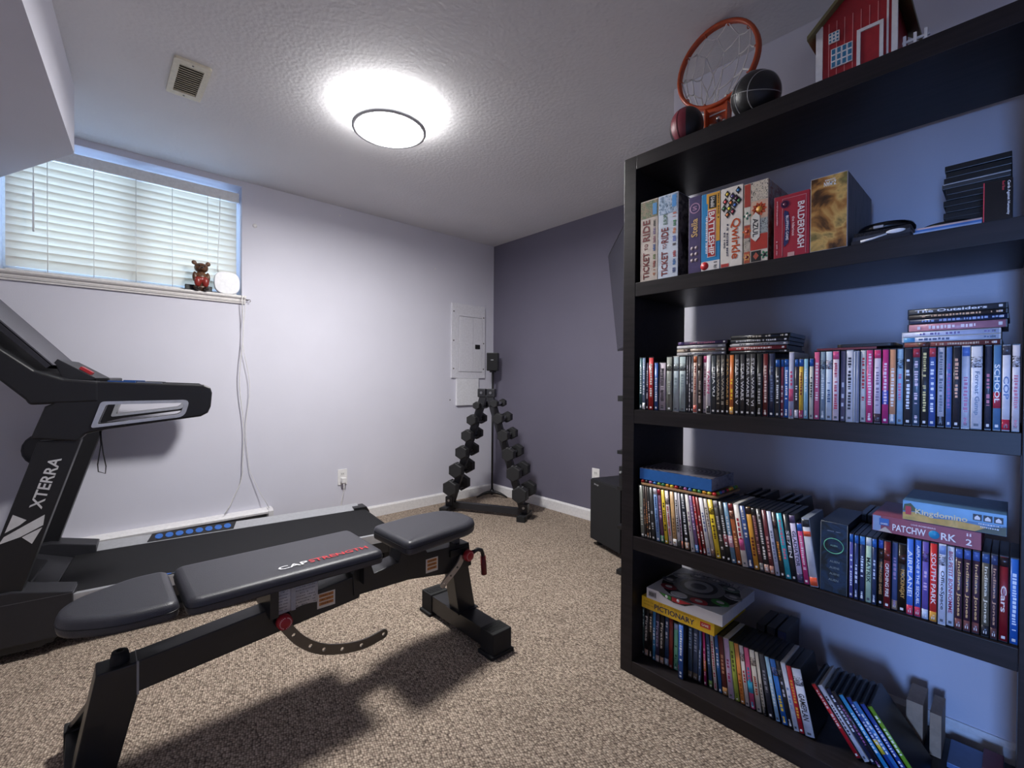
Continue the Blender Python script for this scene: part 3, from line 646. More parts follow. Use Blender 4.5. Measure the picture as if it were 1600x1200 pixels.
LOWB=[
 (3033, 63.0, 0, 'x', '1a2730', '9ab8b4', 'ALIEN', 'alien'),
 (3098, 9.4, 0, 'b', '5a5aa4', 'e8ecf8', '#11', 't:2a68b8'),
 (3109, 9.8, 0, 'b', '2c3c6c', 'd8e0f0', '#4', 't:2a68b8'),
 (3120, 12.0, 0, 'b', '26345c', 'dfe8f4', '#6', 't:4a90d8'),
 (3133, 12.7, 0, 'b', 'b8d4b8', '2c3c34', 'MATRIX', 't:cfd8dc'),
 (3146.1, 10.1, 0, 'b', '263a60', 'c8d4e8', '#4', 't:2a68b8'),
 (3158, 11.0, 0, 'b', '2a201c', 'd8a060', 'THE HUNGER GAMES', 't:3a5ab0 p:a06a4a'),
 (3170, 13.9, 0, 'b', '7a1c24', 'f4e8e4', 'CATCHING FIRE', 'p:d84a30'),
 (3185, 12.1, 0, 'b', '4a5a84', 'b090b8', '#4', 'b:a88a70'),
 (3198, 15.5, 0, 'b', '1c1614', 'd0a050', 'MOCKINGJAY', 'p:8a2420'),
 (3214, 13.1, 0, 'd', '4a7cd8', 'f0f4fc', 'AIRPLANE!', 'b:d8405c'),
 (3228, 12.9, 0, 'd', '3c6cc8', 'f0f4fc', 'AIRPLANE II THE SEQUEL', 'b:d8405c'),
 (3242, 12.7, 0, 'd', '6a5aa8', 'd8b8d8', '#4', 'b:c8d4e4 p:a06a8a'),
 (3256, 13.6, 0, 'd', 'd83030', 'f8e4e0', 'SOUTH PARK', 'b:e0a040'),
 (3271, 13.3, 0, 'd', 'dfe4f2', '30303c', 'OfficeSpace', 't:8aa4d8 p:2a3a70'),
 (3285, 13.7, 0, 'd', 'eaeef8', 'b02850', 'BIG PETIT BONHOMME', ''),
 (3299.1, 12.9, 0, 'd', '4a3040', 'e4b878', 'Indiana Jones', 't:4a68b0 b:7a4a48'),
 (3313, 12.4, 0, 'd', '4a3040', 'e4b878', 'Indiana Jones', 't:4a68b0 b:7a4a48'),
 (3327, 12.7, 0, 'd', '4a3040', 'e4b878', 'Indiana Jones', 't:4a68b0 b:7a4a48'),
 (3342, 12.9, 0, 'd', '6a6454', 'e8e0c8', 'Indiana Jones', 't:3a5a90 b:2a2a30'),
 (3356, 11.4, 0, 'd', '3e3040', 'c89878', 'Indiana Jones', 't:3a4870 b:5a3c40'),
 (3369, 14.4, 0, 'd', '8a1c28', 'f0e0d8', 'Cars', 't:2a1c20'),
 (3385, 13.7, 0, 'd', '2f6cc4', 'e0ecfa', '#13', ''),
]
BOT=[
 (2443, 16.0, 0, 'd', '26403e', 'a8c0bc', '#4', ''),
 (2460, 15.8, 0, 'd', '201c1c', 'd8d0c4', 'Pirates', 'b:b08a70'),
 (2477, 15.6, 0, 'd', '241e1c', 'd8c8b0', '#4', 't:6a5a48'),
 (2494, 12.4, 0, 'd', '3f86b8', 'e0f0f8', '#4', ''),
 (2507, 15.6, 0, 'd', '3a3450', 'a8a0c0', 'Pirates', 'b:b09a90'),
 (2524, 15.5, 0, 'd', '241e1e', 'd8d0c4', 'Pirates', 'b:b08a70'),
 (2540, 16.7, 0, 'd', '2f4468', 'c0c8d8', '#4', 'b:90a0b0'),
 (2559, 16.0, 0, 'd', '8a2a24', '8a2a24', '#4', ''),
 (2576, 16.9, 0, 's', '7fd0b0', '2a6a54', '#4', 't:a8c0e8'),
 (2594, 14.4, 0, 'd', '2f62a0', 'c8d8ec', '#4', 'b:d87a8c'),
 (2610, 17.9, 0, 'd', '2a60b4', 'e8f0fa', '#11', ''),
 (2629.5, 16.5, 0, 'd', '41546c', '9ab0c8', '#6', 'b:6a5a48'),
 (2647, 18.4, 0, 'd', '4a5a78', 'a8b4c8', '#4', 'b:6a5a48'),
 (2667, 11.2, 0, 'd', '5a78a8', 'b8c8e0', '#4', 'b:3a4450'),
 (2688, 9.8, 2.8, 'd', 'b82870', 'f0b0c8', '#10', 'p2:e88a40'),
 (2705, 13.0, 4.8, 'd', '34507c', 'a0b8d0', '#4', 'b:4a6a34'),
 (2722, 12.1, 5.4, 'd', 'ddd2cc', 'b04050', '#12', ''),
 (2737, 12.8, 5.7, 'd', '2f6cb0', 'e0ecf8', '#4', ''),
 (2751, 16.8, 5.9, 'd', '6a2420', 'c89070', '#4', 'b:a87a4a'),
 (2770, 17.0, 6.2, 'd', 'd4b8d8', 'b0487c', '#5', ''),
 (2790, 15.4, 6.9, 'd', 'b4c850', '5a6a20', '#4', ''),
 (2807, 14.4, 7.2, 'd', 'ee9a50', 'a85a1c', '#4', ''),
 (2822, 13.4, 7.1, 'd', 'ece4e0', 'b83a40', '#4', 'p:b06a4a'),
 (2837, 16.0, 7.4, 'd', 'd85a88', '3aa0c8', '#4', 'p2:3aa8d0'),
 (2855, 16.0, 7.8, 'd', 'e2dcd0', 'b85a40', '#9', 'p:c08a6a'),
 (2873, 11.0, 8.2, 'd', 'e0d8c8', '8a8478', '#4', 'b:2a2a2a'),
 (2889, 15.8, 9.5, 'd', '3a3c46', '9a9ca6', '#4', ''),
 (2910, 12.8, 10.8, 'd', 'a8d4f0', 'e8f4fc', '#7', ''),
 (2928, 16.1, 12.1, 'd', '2a74c8', 'f0d040', '#4', 'p:f0b040'),
 (2945, 13.2, 12.1, 'd', '24242c', 'c8c8d4', '#4', 'p:d8d8d8'),
 (2959, 13.2, 12.1, 'd', 'dfe4f0', '8aa0c8', '#4', ''),
 (2973, 13.8, 12.0, 'd', 'd02030', 'f0b040', '#10', ''),
 (2988, 25.1, 12.1, 'w', 'eaeef6', '2a2a30', 'GAMEPLAN', 'p:8a94a4'),
]

def lab(i, t, rowname):
    col, tc_ = cname(t[4]), cname(t[5]); nm = {'w': 'wide disc case', 'v': 'thin jewel case', 'b': 'short disc case', 's': 'short disc case'}.get(t[3], 'disc case')
    lean = 'leaning ' if t[2] > 2 else ''
    return '%s%s %s, %s print, %s from left, %s' % (lean, col, nm, tc_, ordn(i+1), rowname)
def fill(tab, x, z, rowname, group, start=0):
    for i, t in enumerate(tab):
        if t[7] == 'alien': continue
        wv = min(t[1], 3398.6-t[0])
        if wv < 4: continue
        disc_case((x+(rnd.uniform(-.003, .003) if t[2] == 0 else 0)-(.03 if t[4] == '2a60b4' else 0), -t[0]/1000, z+.0006), wv, t[2], t[3], t[4], t[5], t[6], t[7], lab(i+start, t, rowname), group)
fill(MID, -1.374, ZS[2], 'middle shelf row', 'disc cases upright on the middle shelf')
fill(LOWA, -1.370, ZS[3], 'second lowest shelf', 'disc cases on the second lowest shelf')
fill(LOWB, -1.370, ZS[3], 'second lowest shelf', 'disc cases on the second lowest shelf', len(LOWA))
fill([t if t[0] > 2455 else (2450,)+(9,)+t[2:] for t in BOT], -1.312, ZS[4], 'bottom shelf row', 'disc cases on the bottom shelf')
# steeply leaning cases at the end of the bottom row
LEANC = [('c8202c', 'f0d8d4'), ('dfe2ec', '3a3a4a'), ('2a3050', 'e8ecf4'), ('24202c', 'a060a0'), ('3fa8e0', 'e8f4fc'), ('24489c', 'e0e8f8'), ('3c80c8', 'e8f0fa'), ('2c50a8', 'f0f0f4'), ('7ab030', 'f0f8e0')]
for i, (c1, c2) in enumerate(LEANC):
    t = (0, 12.5, 36, 'd', c1, c2, '#9', 'p2:f0d840' if i == 5 else '')
    disc_case((-1.30+.004*(i % 3), -3.108-i*.0162, ZS[4]+.0008), 12.0, 36, 'd', c1, c2, '#9', t[7], '%s disc case, %s print, %s of the steeply slanting bottom shelf cases' % (cname(c1), cname(c2), ordn(i+1)), 'slanting disc cases at the end of the bottom row')
# second row of cases standing behind
for i, (y, x) in enumerate([(-2.80+.017*0, -1.215), (-2.825, -1.21), (-2.85, -1.205), (-2.90, -1.21), (-2.925, -1.208), (-2.95, -1.205)]):
    o = disc_case((x, y, ZS[3]+.0006), 14, 9, 'd', '1c1d22', '8a8a90', '#4', '', 'black disc case standing in the hidden back row, second lowest shelf', 'back row disc cases on the second lowest shelf')
for i, y in enumerate([-3.09, -3.107, -3.124, -3.141]):
    disc_case((-1.205, y, ZS[3]+.0006), 14, 0, 'd', '202228', '8a8a90', '#4', '', 'black disc case standing behind the short blue cases, second lowest shelf', 'back row cases behind the short blue cases')
# stacks of cases lying flat
def flat_stack(y0, x, z, items, where, group):
    for i, (dy, wd, c1, c2, ti, opts) in enumerate(items):
        z0 = z; z += wd/1000+.0006
        t = '%s disc case lying flat, %s up in the %s' % (cname(c1), ordn(i+1), where)
        # turned on its side: local height runs along +y, thickness upward
        disc_case((x, y0+dy-.168, z0), wd, 0, 'd', c1, c2, ti, opts, t, group, rot=(-math.pi/2, 0, 0), hh=.168)
    return z
ztop = ZS[2]+.19+.0012
flat_stack(-2.605, -1.366, ztop, [(0, 11, 'a8a4a6', '6a7080', '#12', ''), (0, 11, 'b8a898', '7a3028', '#10', 'p:7a3028'), (0, 11, 'c0bec2', 'd8d8d8', '#4', ''), (-.004, 12, '4c3c5c', 'a86a80', '#12', 't:5a4878')], 'left flat stack, middle shelf', 'flat cases stacked on the left of the middle row')
flat_stack(-2.776, -1.362, ztop, [(-.006, 9, '24262a', '5a5a5e', '#4', ''), (.0, 12, '8a2428', 'f0dcd8', '#12', ''), (-.004, 10, 'a8a6ac', '5a5a60', '#10', ''), (-.006, 11, '26262c', 'd0d0d4', '#16', ''), (-.008, 12, '1c1c20', 'c0b8a8', '#6', '')], 'centre flat stack, middle shelf', 'flat cases stacked in the centre of the middle row')
zc_ = flat_stack(-3.2, -1.362, ztop, [(0, 12, '8a4a44', 'c8a884', '#14', 'p:c8a070'), (.002, 12, 'd8dcea', '3a4870', '#6', 't:6ab0d8'), (.002, 12, 'd0d4e8', '6a5a94', '#8', ''), (-.008, 18, 'c88a98', 'f4e4e8', '#12', ''), (-.01, 12, '283454', '90a4d0', '#14', ''), (-.008, 10, '3a3230', 'e0b080', '#12', ''), (-.008, 13, '44484e', 'f0f0f2', 'The Outsiders', '')], 'right flat stack, middle shelf', 'flat cases stacked on the right of the middle row')
tag(MB().prism(roundpoly([(-1.372, -3.064), (-1.372, -3.187), (-1.25, -3.187), (-1.25, -3.064)], .015), 'z', ztop+.0062, ztop+.0142).build('flat_black_sleeve', BLACK, bevel=.001, loc=(-1.31, -3.12, ztop)), 'thin black disc wallet lying on the middle row beside the right stack', 'disc wallet')
tag(MB().box(-1.373, -1.25, -3.02, -3.15, ztop, ztop+.0056).build('flat_red_booklet', M('7a2c30', .4), loc=(-1.31, -3.09, ztop)), 'thin dark red booklet lying on the middle row under the black wallet', 'booklet')

# ------------------------------------------------------------------ board game boxes, upper shelf
Z1 = ZS[1]+.0006; XG = -1.373
def gbox(name, y0, y1, h, dep, mat, label, side=None, x=XG, z=Z1):
    o = MB().box(x, x+dep, y1, y0, z, z+h).build(name, mat, None, bevel=.001, loc=(x+dep/2, (y0+y1)/2, z))
    tag(o, label, 'board game', 'game boxes on the upper shelf')
    if side is not None: MB().box(x+.002, x+dep-.002, y1-.0008, y1+.001, z+.002, z+h-.002).build('side_print', side, o)
    return o
def pr(o, name, y0, y1, z0, z1, mat, x=XG, d=.0006):
    return MB().box(x-d, x+.001, y1, y0, z0, z1).build(name, mat, o)
def tx(o, s, y, z, L, h, mat, mode='up', x=XG, d=.0009, name='lettering'):
    ux, uy = {'up': (Zv, Y), 'down': (-Zv, -Y), 'h': (-Y, Zv), 'flip': (Y, -Zv)}[mode]
    return text(name, s, (x-d, y, z), ux, uy, L, h, mat, o)
def st(o, y, z, L, h, n, mat, mode='up', x=XG, d=.0009):
    ux, uy = {'up': (Zv, Y), 'down': (-Zv, -Y), 'h': (-Y, Zv)}[mode]
    return mb_flat(strokes(MB(), (x-d, y, z), ux, uy, L, h, n, rnd), 'small_print', mat, o)
# train game, beige
g = gbox('train_game_box', -2.4655, -2.5345, .288, .29, M('b8aca2', .4, vary=.12, nscale=25), 'beige train board game box with dark red title, leftmost on the upper shelf')
pr(g, 'picture', -2.467, -2.533, Z1+.225, Z1+.284, art('train', ['4a4038', '8a7c64', '3c5a3c', 'a89a88'], 60))
pr(g, 'blue_badge', -2.514, -2.53, Z1+.232, Z1+.272, M('4a8ac0', .4), d=.0011)
tx(g, 'TICKET', -2.489, Z1+.055, .095, .024, M('6a1c1a', .4)); tx(g, 'TO', -2.489, Z1+.122, .022, .014, M('6a1c1a', .4)); tx(g, 'RIDE', -2.489, Z1+.18, .075, .028, M('6a1c1a', .4))
for i, c in enumerate(['a86a4a', '8a3a30', '6a7a4a', '3a5a94', '8a5a6a', '7a6a8a', '30302c']): st(g, -2.521, Z1+.028+i*.029, .022, .011, 3, M(c, .4))
g = gbox('train_game_box', -2.5365, -2.610, .288, .29, M('c3cbd8', .4, vary=.12, nscale=25), 'pale blue train board game box with dark red and green title', art('train_back', ['4a4a50', '8a8478', '2c2420', '6a6058'], 22))
pr(g, 'picture', -2.539, -2.606, Z1+.222, Z1+.285, art('train2', ['2c3440', '7a94b0', 'b8c8dc', '40424a'], 60))
pr(g, 'blue_badge', -2.588, -2.603, Z1+.24, Z1+.28, M('4a90d0', .4), d=.0011)
tx(g, 'TICKET', -2.561, Z1+.05, .085, .024, M('7a221c', .4)); tx(g, 'TO', -2.561, Z1+.11, .018, .014, M('7a221c', .4)); tx(g, 'RIDE', -2.561, Z1+.148, .052, .026, M('7a221c', .4)); tx(g, 'EUROPE', -2.563, Z1+.2035, .036, .015, M('3c6a4a', .4))
for i, c in enumerate(['3a4a7a', '2c6aa8', 'a83a34', '4a3a34', '6a7ac0', 'c87a4a', '2f7a44', 'c06a5a']): st(g, -2.597, Z1+.025+i*.0265, .02, .013, 3, M(c, .4))
g = gbox('card_game_box', -2.648, -2.690, .252, .25, M('463a66', .4, vary=.12), 'narrow dark purple game box with gold script title on the upper shelf')
tx(g, 'Stella', -2.668, Z1+.148, .06, .022, M('d8b478', .35))
MB().lathe([(.014, -.0006), (.016, -.0012), (.0175, -.0006)], (XG, -2.669, Z1+.213), 24, 'x').build('ring_emblem', M('b088a8', .4), g)
tx(g, 'S', -2.669, Z1+.213, .016, .014, M('b088a8', .4), 'h')
for i in range(3):
    for j in range(2): MB().lathe([(.0001, -.0012), (.006, -.0006), (.006, .0)], (XG, -2.661-.014*j, Z1+.042+.02*i), 12, 'x').build('dot_picture', M('9a8a90', .4), g)
# sea battle
g = gbox('sea_battle_game_box', -2.6915, -2.752, .249, .25, M('1f86c0', .4), 'blue and yellow game box with a red title plate on the upper shelf')
g2 = pr(g, 'yellow_panel', -2.708, -2.7515, Z1+.135, Z1+.247, M('e0a43c', .4)); pr(g, 'yellow_step', -2.738, -2.7515, Z1+.09, Z1+.135, M('e0a43c', .4)); pr(g, 'blue_step', -2.700, -2.712, Z1+.155, Z1+.215, M('1f86c0', .4), d=.0008)
pr(g, 'white_foot', -2.692, -2.7515, Z1+.001, Z1+.03, M('e8e4e2', .4)); 
MB().lathe([(.0001, -.0012), (.013, -.001), (.013, 0)], (XG, -2.703, Z1+.016), 20, 'x').build('red_disc', M('c8242c', .4), g)
pr(g, 'title_border', -2.712, -2.739, Z1+.042, Z1+.193, M('f0eeee', .4), d=.0010); pr(g, 'title_plate', -2.7135, -2.7375, Z1+.044, Z1+.191, M('b02a2c', .4), d=.0013)
tx(g, 'BATTLESHIP', -2.7255, Z1+.1175, .138, .019, M('f4f2f0', .4), 'down', d=.0016)
pr(g, 'black_badge', -2.716, -2.74, Z1+.198, Z1+.238, M('1c1c1c', .4), d=.0010); tx(g, 'U-build', -2.728, Z1+.218, .032, .012, M('f0eeea', .4), 'down', d=.0014)
st(g, -2.7465, Z1+.2, .08, .005, 12, M('2c2418', .4), 'down'); st(g, -2.709, Z1+.115, .12, .006, 16, M('f0f0f0', .4), 'down', d=.0012)
st(g, -2.738, Z1+.015, .02, .012, 3, M('3a3a3a', .4), 'down')
# tile game, white with orange
g = gbox('tile_game_box', -2.754, -2.8205, .248, .25, M('ece4da', .4, vary=.03), 'white game box with orange title and coloured diamond tiles, upper shelf')
tcol = ['e0c030', '4a3a80', '2c78b8', 'c83038', 'd8803c', '5a2a50', '2a6a44', 'e8dc30', '2c60b0', 'd07030', 'a83048', '3a8a50']
for i, (dy, dz) in enumerate([(.02, .232), (.036, .222), (.053, .236), (.014, .21), (.031, .203), (.047, .213), (.010, .19), (.026, .186), (.043, .193), (.021, .168), (.037, .174), (.055, .204)]):
    c = (XG-.0007, -2.754-dy, Z1+dz-.004)
    q = MB().prism([(c[1]+.0085, c[2]), (c[1], c[2]+.012), (c[1]-.0085, c[2]), (c[1], c[2]-.012)], 'x', XG-.0009, XG+.001).build('diamond_tile', M('1c1a1c', .4), g)
    MB().lathe([(.0001, -.0014), (.0045, -.0012), (.0045, 0)], (XG, c[1], c[2]), 8, 'x').build('tile_mark', M(tcol[i], .4), q)
tx(g, 'Qwirkle', -2.799, Z1+.085, .125, .03, M('c8501c', .4), 'down')
st(g, -2.775, Z1+.085, .1, .006, 14, M('3a3a50', .4), 'down'); st(g, -2.766, Z1+.085, .05, .005, 8, M('3a3a50', .4), 'down')
pr(g, 'red_corner', -2.756, -2.78, Z1+.002, Z1+.012, M('c04038', .4))
# patterned tile game
g = gbox('patterned_game_box', -2.8245, -2.8925, .242, .25, M('cfc4b6', .4), 'game box printed with ornate Spanish style tiles, white plaque title, upper shelf', art('mosaic_side', ['5a6a7a', 'a89884', '8a4a34', '4a3c34'], 40))
TL = [(-2.8255, -2.8425, .172, .24, 'a83c30'), (-2.8255, -2.8425, .118, .17, 'd8d4c8'), (-2.8255, -2.8425, .078, .116, 'b04434'), (-2.8255, -2.8425, .038, .076, 'c8beb0'), (-2.8255, -2.8425, .002, .036, 'b8583c'),
      (-2.8445, -2.8915, .185, .24, 'd8ccba'), (-2.8445, -2.8915, .13, .183, 'd8b49c'), (-2.8445, -2.8915, .085, .128, 'a8b0b0'), (-2.8445, -2.8915, .037, .083, 'b8382c'), (-2.8445, -2.8915, .002, .035, 'ddd2c4')]
for k, (a, b, c, d, h_) in enumerate(TL):
    mt_ = art('ornate_tile', [h_, h_, '2c2a2c', h_], 110, .35, 3.0, True) if k in (3, 5, 7) else M(h_, .4, vary=.1)
    pr(g, 'tile', a, b, Z1+c, Z1+d, mt_)
def petals(o, y, z, r, n, col, core, d=.0010):
    mb = MB()
    for k in range(n):
        a = 2*math.pi*k/n; u = Vector((0, math.cos(a), math.sin(a))); v = Vector((0, -math.sin(a), math.cos(a))); c = Vector((XG-d, y, z))
        mb.add([c, c+u*r*.6+v*r*.28, c+u*r, c+u*r*.6-v*r*.28], [(0, 1, 2, 3)])
    mb_flat(mb, 'flower_print', M(col, .4), o)
    MB().lathe([(.0001, -d-.0003), (r*.4, -d-.0002), (r*.4, 0)], (XG, y, z), 12, 'x').build('flower_centre', M(core, .4), o)
petals(g, -2.868, Z1+.157, .022, 10, 'c8502c', 'e0a040'); petals(g, -2.834, Z1+.145, .013, 4, '2a6a54', 'd8d4c8'); petals(g, -2.883, Z1+.019, .013, 5, '2f7a58', '2c2a2c')
petals(g, -2.834, Z1+.098, .015, 6, 'd06a3c', 'b04434'); petals(g, -2.834, Z1+.02, .012, 6, 'd8a060', '7a2c24')
pr(g, 'dark_diamond', -2.846, -2.874, Z1+.003, Z1+.034, M('1f2224', .4), d=.0010)
MB().prism([(-2.852, Z1+.0185), (-2.86, Z1+.03), (-2.868, Z1+.0185), (-2.86, Z1+.007)], 'x', XG-.0014, XG).build('diamond_line', M('b85a48', .4), g)
MB().prism([(-2.846, Z1+.075), (-2.858, Z1+.062), (-2.870, Z1+.075), (-2.870, Z1+.137), (-2.858, Z1+.15), (-2.846, Z1+.137)], 'x', XG-.0016, XG).build('title_plaque', M('e6e2da', .4), g)
tx(g, 'AZUL', -2.858, Z1+.104, .055, .015, M('2c2c30', .4), 'down', d=.002)
# red bluffing game
g = gbox('bluffing_game_box', -2.9085, -2.9985, .178, .27, M('a82436', .4, vary=.06), 'dark red game box with white serif title and a navy ribbon, upper shelf')
tx(g, 'BALDERDASH', -2.978, Z1+.085, .13, .017, M('eee6e2', .4), 'down'); 
MB().prism([(-2.936, Z1+.135), (-2.946, Z1+.128), (-2.951, Z1+.085), (-2.946, Z1+.04), (-2.936, Z1+.03), (-2.934, Z1+.04), (-2.938, Z1+.085), (-2.934, Z1+.125)], 'x', XG-.0008, XG).build('navy_ribbon', M('232a5c', .4), g)
tx(g, 'BLUFFING GAME', -2.9435, Z1+.083, .07, .007, M('e8e4e8', .4), 'down', d=.0012); tx(g, 'the hilarious', -2.959, Z1+.085, .055, .007, M('e8c8c8', .4), 'down')
for a, b, c, d in [(-2.93, -2.9312, .004, .168), (-2.9895, -2.9907, .004, .168), (-2.93, -2.9907, .167, .1682)]: pr(g, 'frame_line', a, b, Z1+c, Z1+d, M('c88a90', .4))
petals(g, -2.937, Z1+.152, .013, 12, '5a3058', '6a2a4a'); st(g, -2.917, Z1+.13, .07, .004, 12, M('d8a8ac', .4), 'down'); st(g, -2.917, Z1+.03, .04, .004, 8, M('d8a8ac', .4), 'down')
pr(g, 'barcode', -2.945, -2.962, Z1+.001, Z1+.012, M('d8a8a0', .4))
# fantasy picture box
g = gbox('fantasy_game_box', -3.0005, -3.0855, .201, .285, M('b8b0a8', .4), 'game box with a golden brown fantasy painting and wood grey side, upper shelf', art('grey_wood', ['4a464c', '6a6668', '5a565c'], 12, .5, .5, False, (6, 1, 1)))
pr(g, 'painting', -3.002, -3.084, Z1+.002, Z1+.199, art('golden_painting', ['3c4a6a', '2a1c14', '5a3a1c', 'a8743a', 'cfa860', '7a6a3c', '8a8448'], 13, .3, .6))
tx(g, 'Z-MAN', -3.046, Z1+.178, .028, .012, M('f0f0f0', .4), 'flip'); tx(g, 'GAMES', -3.046, Z1+.188, .024, .004, M('f0f0f0', .4), 'flip')
tag(MB().box(-1.09, -1.05, -3.16, -3.13, Z1, Z1+.12).build('small_card_box', M('b8ac90', .5), bevel=.001, loc=(-1.07, -3.145, Z1)), 'small beige card box at the back behind the fantasy game box', 'card box')
# flat things right of the games
for i in range(3):
    tag(MB().box(-1.372+.004*i, -1.245, -3.094-.002*i, -3.212, Z1+i*.0105, Z1+i*.0105+.0098).build('flat_jewel_case', M(['2a2a30', '3a3c44', '1e1e22'][i], .2), bevel=.0006, loc=(-1.31, -3.15, Z1+i*.0105)), 'dark jewel case lying flat beside the fantasy game box, %s of three' % ['lowest', 'middle', 'topmost'][i], 'jewel case', 'flat jewel cases on the upper shelf')
zp = Z1+.0318
dp_ = empty('portable_disc_player', (-1.30, -3.155, zp), 'round glossy black disc player on the flat jewel cases', 'disc player')
MB().lathe([(.0001, 0), (.056, 0), (.06, .004), (.06, .010), (.057, .012)], (-1.305, -3.155, zp), 36).build('base', PLASTIC, dp_)
MB().lathe([(.0585, .0122), (.056, .018), (.03, .024), (.0001, .0255)], (-1.305, -3.155, zp), 36).build('lid', M('0e0f12', .12, coat=.6), dp_)
MB().box(-1.372, -1.362, -3.16, -3.14, zp+.002, zp+.008).build('clasp', SILVER, dp_)
sp = empty('plastic_spoon', (-1.3775, -3.15, Z1), 'white plastic spoon leaning at the shelf front edge before the jewel cases', 'spoon')
MB().sphere((-1.3762, -3.185, Z1+.0175), .0022, .019, .0052, 16, 8).build('bowl', WHITE, sp)
MB().tube([(-1.3765, -3.168, Z1+.014), (-1.3765, -3.14, Z1+.008), (-1.3765, -3.115, Z1+.005)], [.002, .0026, .0034], 8).build('handle', WHITE, sp)
for i, (c, hh) in enumerate([('8fa4c4', .004), ('3a6aa8', .005), ('c8a8a0', .004)]):
    z = Z1+[0, .0045, .01][i]
    tag(MB().box(-1.375+.003*i, -1.24, -3.218-.003*i, -3.334, z, z+hh).build('magazine', M(c, .35, vary=.2, nscale=20), loc=(-1.31, -3.28, z)), '%s thin booklet lying flat, %s of the pile beside the black case stack' % (cname(c), ['lowest', 'middle', 'topmost'][i]), 'booklet', 'flat booklets on the upper shelf')
tag(MB().lathe([(.0001, 0), (.05, 0), (.052, .003), (.05, .010), (.02, .013), (.0001, .0135)], (-1.302, -3.275, Z1+.0146), 32).build('disc_wallet', PLASTIC, loc=(-1.302, -3.275, Z1+.0146)), 'flat round black disc holder on the booklet pile', 'disc holder')
zz = Z1
for i in range(13):
    hh = .0146
    if i == 9: hh = .012
    dy = rnd.uniform(-.004, .004); dx = rnd.uniform(-.003, .003)
    c = CASEBLK if i != 9 else M('3a3c40', .3)
    o = MB().box(-1.235+dx, -1.10+dx, -3.379+.002+dy*.2, -3.24+dy-.02, zz, zz+hh).build('black_game_case', c, bevel=.0012, loc=(-1.17, -3.31, zz))
    tag(o, 'black game case lying flat, %s up in the tall upper shelf stack' % ordn(i+1), 'game case', 'black cases stacked on the upper shelf'); zz += hh+.0005
    if i == 9: MB().box(-1.2365+dx, -1.234+dx, -3.376, -3.262+dy, zz-.0022, zz-.0008).build('white_edge', M('c8c8cc', .4), o)
g = gbox('card_game_box', -3.3355, -3.3805, .088, .11, M('121214', .2, coat=.5), 'glossy black card game box with a red edge, right end of upper shelf')
pr(g, 'red_edge', -3.3358, -3.3375, Z1+.001, Z1+.0875, M('d83a48', .35)); tx(g, 'Cards Against Humanity', -3.374, Z1+.046, .074, .0055, M('e8e8ea', .4), 'down'); tx(g, 'Red Box', -3.3665, Z1+.074, .02, .004, M('c83a44', .4), 'down')

# ------------------------------------------------------------------ second lowest shelf: box set and games lying on the rows
Z3 = ZS[3]+.0006
bs = MB().box(-1.370, -1.18, -3.0945, -3.034, Z3, Z3+.19).build('box_set', M('131a22', .35), bevel=.001, loc=(-1.275, -3.064, Z3))
tag(bs, 'thick black slipcase box set with a glowing green ring print', 'disc case', 'disc cases on the second lowest shelf')
MB().box(-1.3706, -1.369, -3.0935, -3.035, Z3+.002, Z3+.189).build('front_print', art('night_sky', ['0e1418', '142630', '1c3a58', '10181c'], 20, .3), bs)
MB().tube([(-1.3715, -3.064+.022*math.cos(a), Z3+.127+.02*math.sin(a)) for a in [2*math.pi*k/28 for k in range(28)]], .0011, 6, closed=True).build('green_ring', M('6ac098', .4), bs)
tx(bs, 'ALIEN', -3.064, Z3+.128, .016, .004, M('8ab8a8', .4), 'h', -1.370, .0012)
for i, s_ in enumerate(['ALIEN', 'ALIENS', 'ALIEN3', 'ALIEN']): tx(bs, s_, -3.066+.002*(i == 3), Z3+.085-i*.0165, .022, .0055, M('7a8a8c', .4), 'h', -1.370, .0012)
st(bs, -3.064, Z3+.166, .03, .003, 8, M('7a8a9c', .4), 'h', -1.370, .0012)
for a, b in [((-3.0942, Z3+.001), (-3.0942, Z3+.189)), ((-3.0343, Z3+.001), (-3.0343, Z3+.189)), ((-3.0343, Z3+.1893), (-3.0942, Z3+.1893))]:
    MB().tube([(-1.3705, a[0], a[1]), (-1.3705, b[0], b[1])], .0006, 4).build('worn_edge', M('8a9090', .6), bs)
zt3 = Z3+.19+.0012
ty = empty('wooden_bead_tray', (-1.29, -2.61, zt3), 'light wooden tray of coloured beads lying on the disc cases, second lowest shelf', 'tray')
MB().prism(roundpoly([(-1.372, -2.468), (-1.372, -2.752), (-1.18, -2.752), (-1.18, -2.468)], .02), 'z', zt3, zt3+.007).build('board', M('b08a62', .5, vary=.12, nscale=14), ty, bevel=.0015)
bc = ['c82c2c', '3a78c0', 'e0a030', '2a2a2c', '7a9a2c', 'e0d040', 'a05a90', '3a8a5a']
for i in range(17):
    y = -2.478-.0163*i
    MB().sphere((-1.363, y, zt3+.0128), .0056, .0075, .0056, 10, 6).build('bead', M(bc[(i*3) % 8], .35), ty)
for i in range(9):
    MB().sphere((-1.345+.018*i, -2.742, zt3+.0128), .0075, .0056, .0056, 10, 6).build('bead', M(bc[(i*5+4) % 8], .35), ty)
zb3 = zt3+.0192
g = gbox('blue_game_box', -2.4665, -2.7305, .040, .17, M('2a6ab4', .4), 'flat blue game box with silver ripple lid on the bead tray', x=-1.366, z=zb3)
g['group'] = 'game boxes lying on the disc rows'
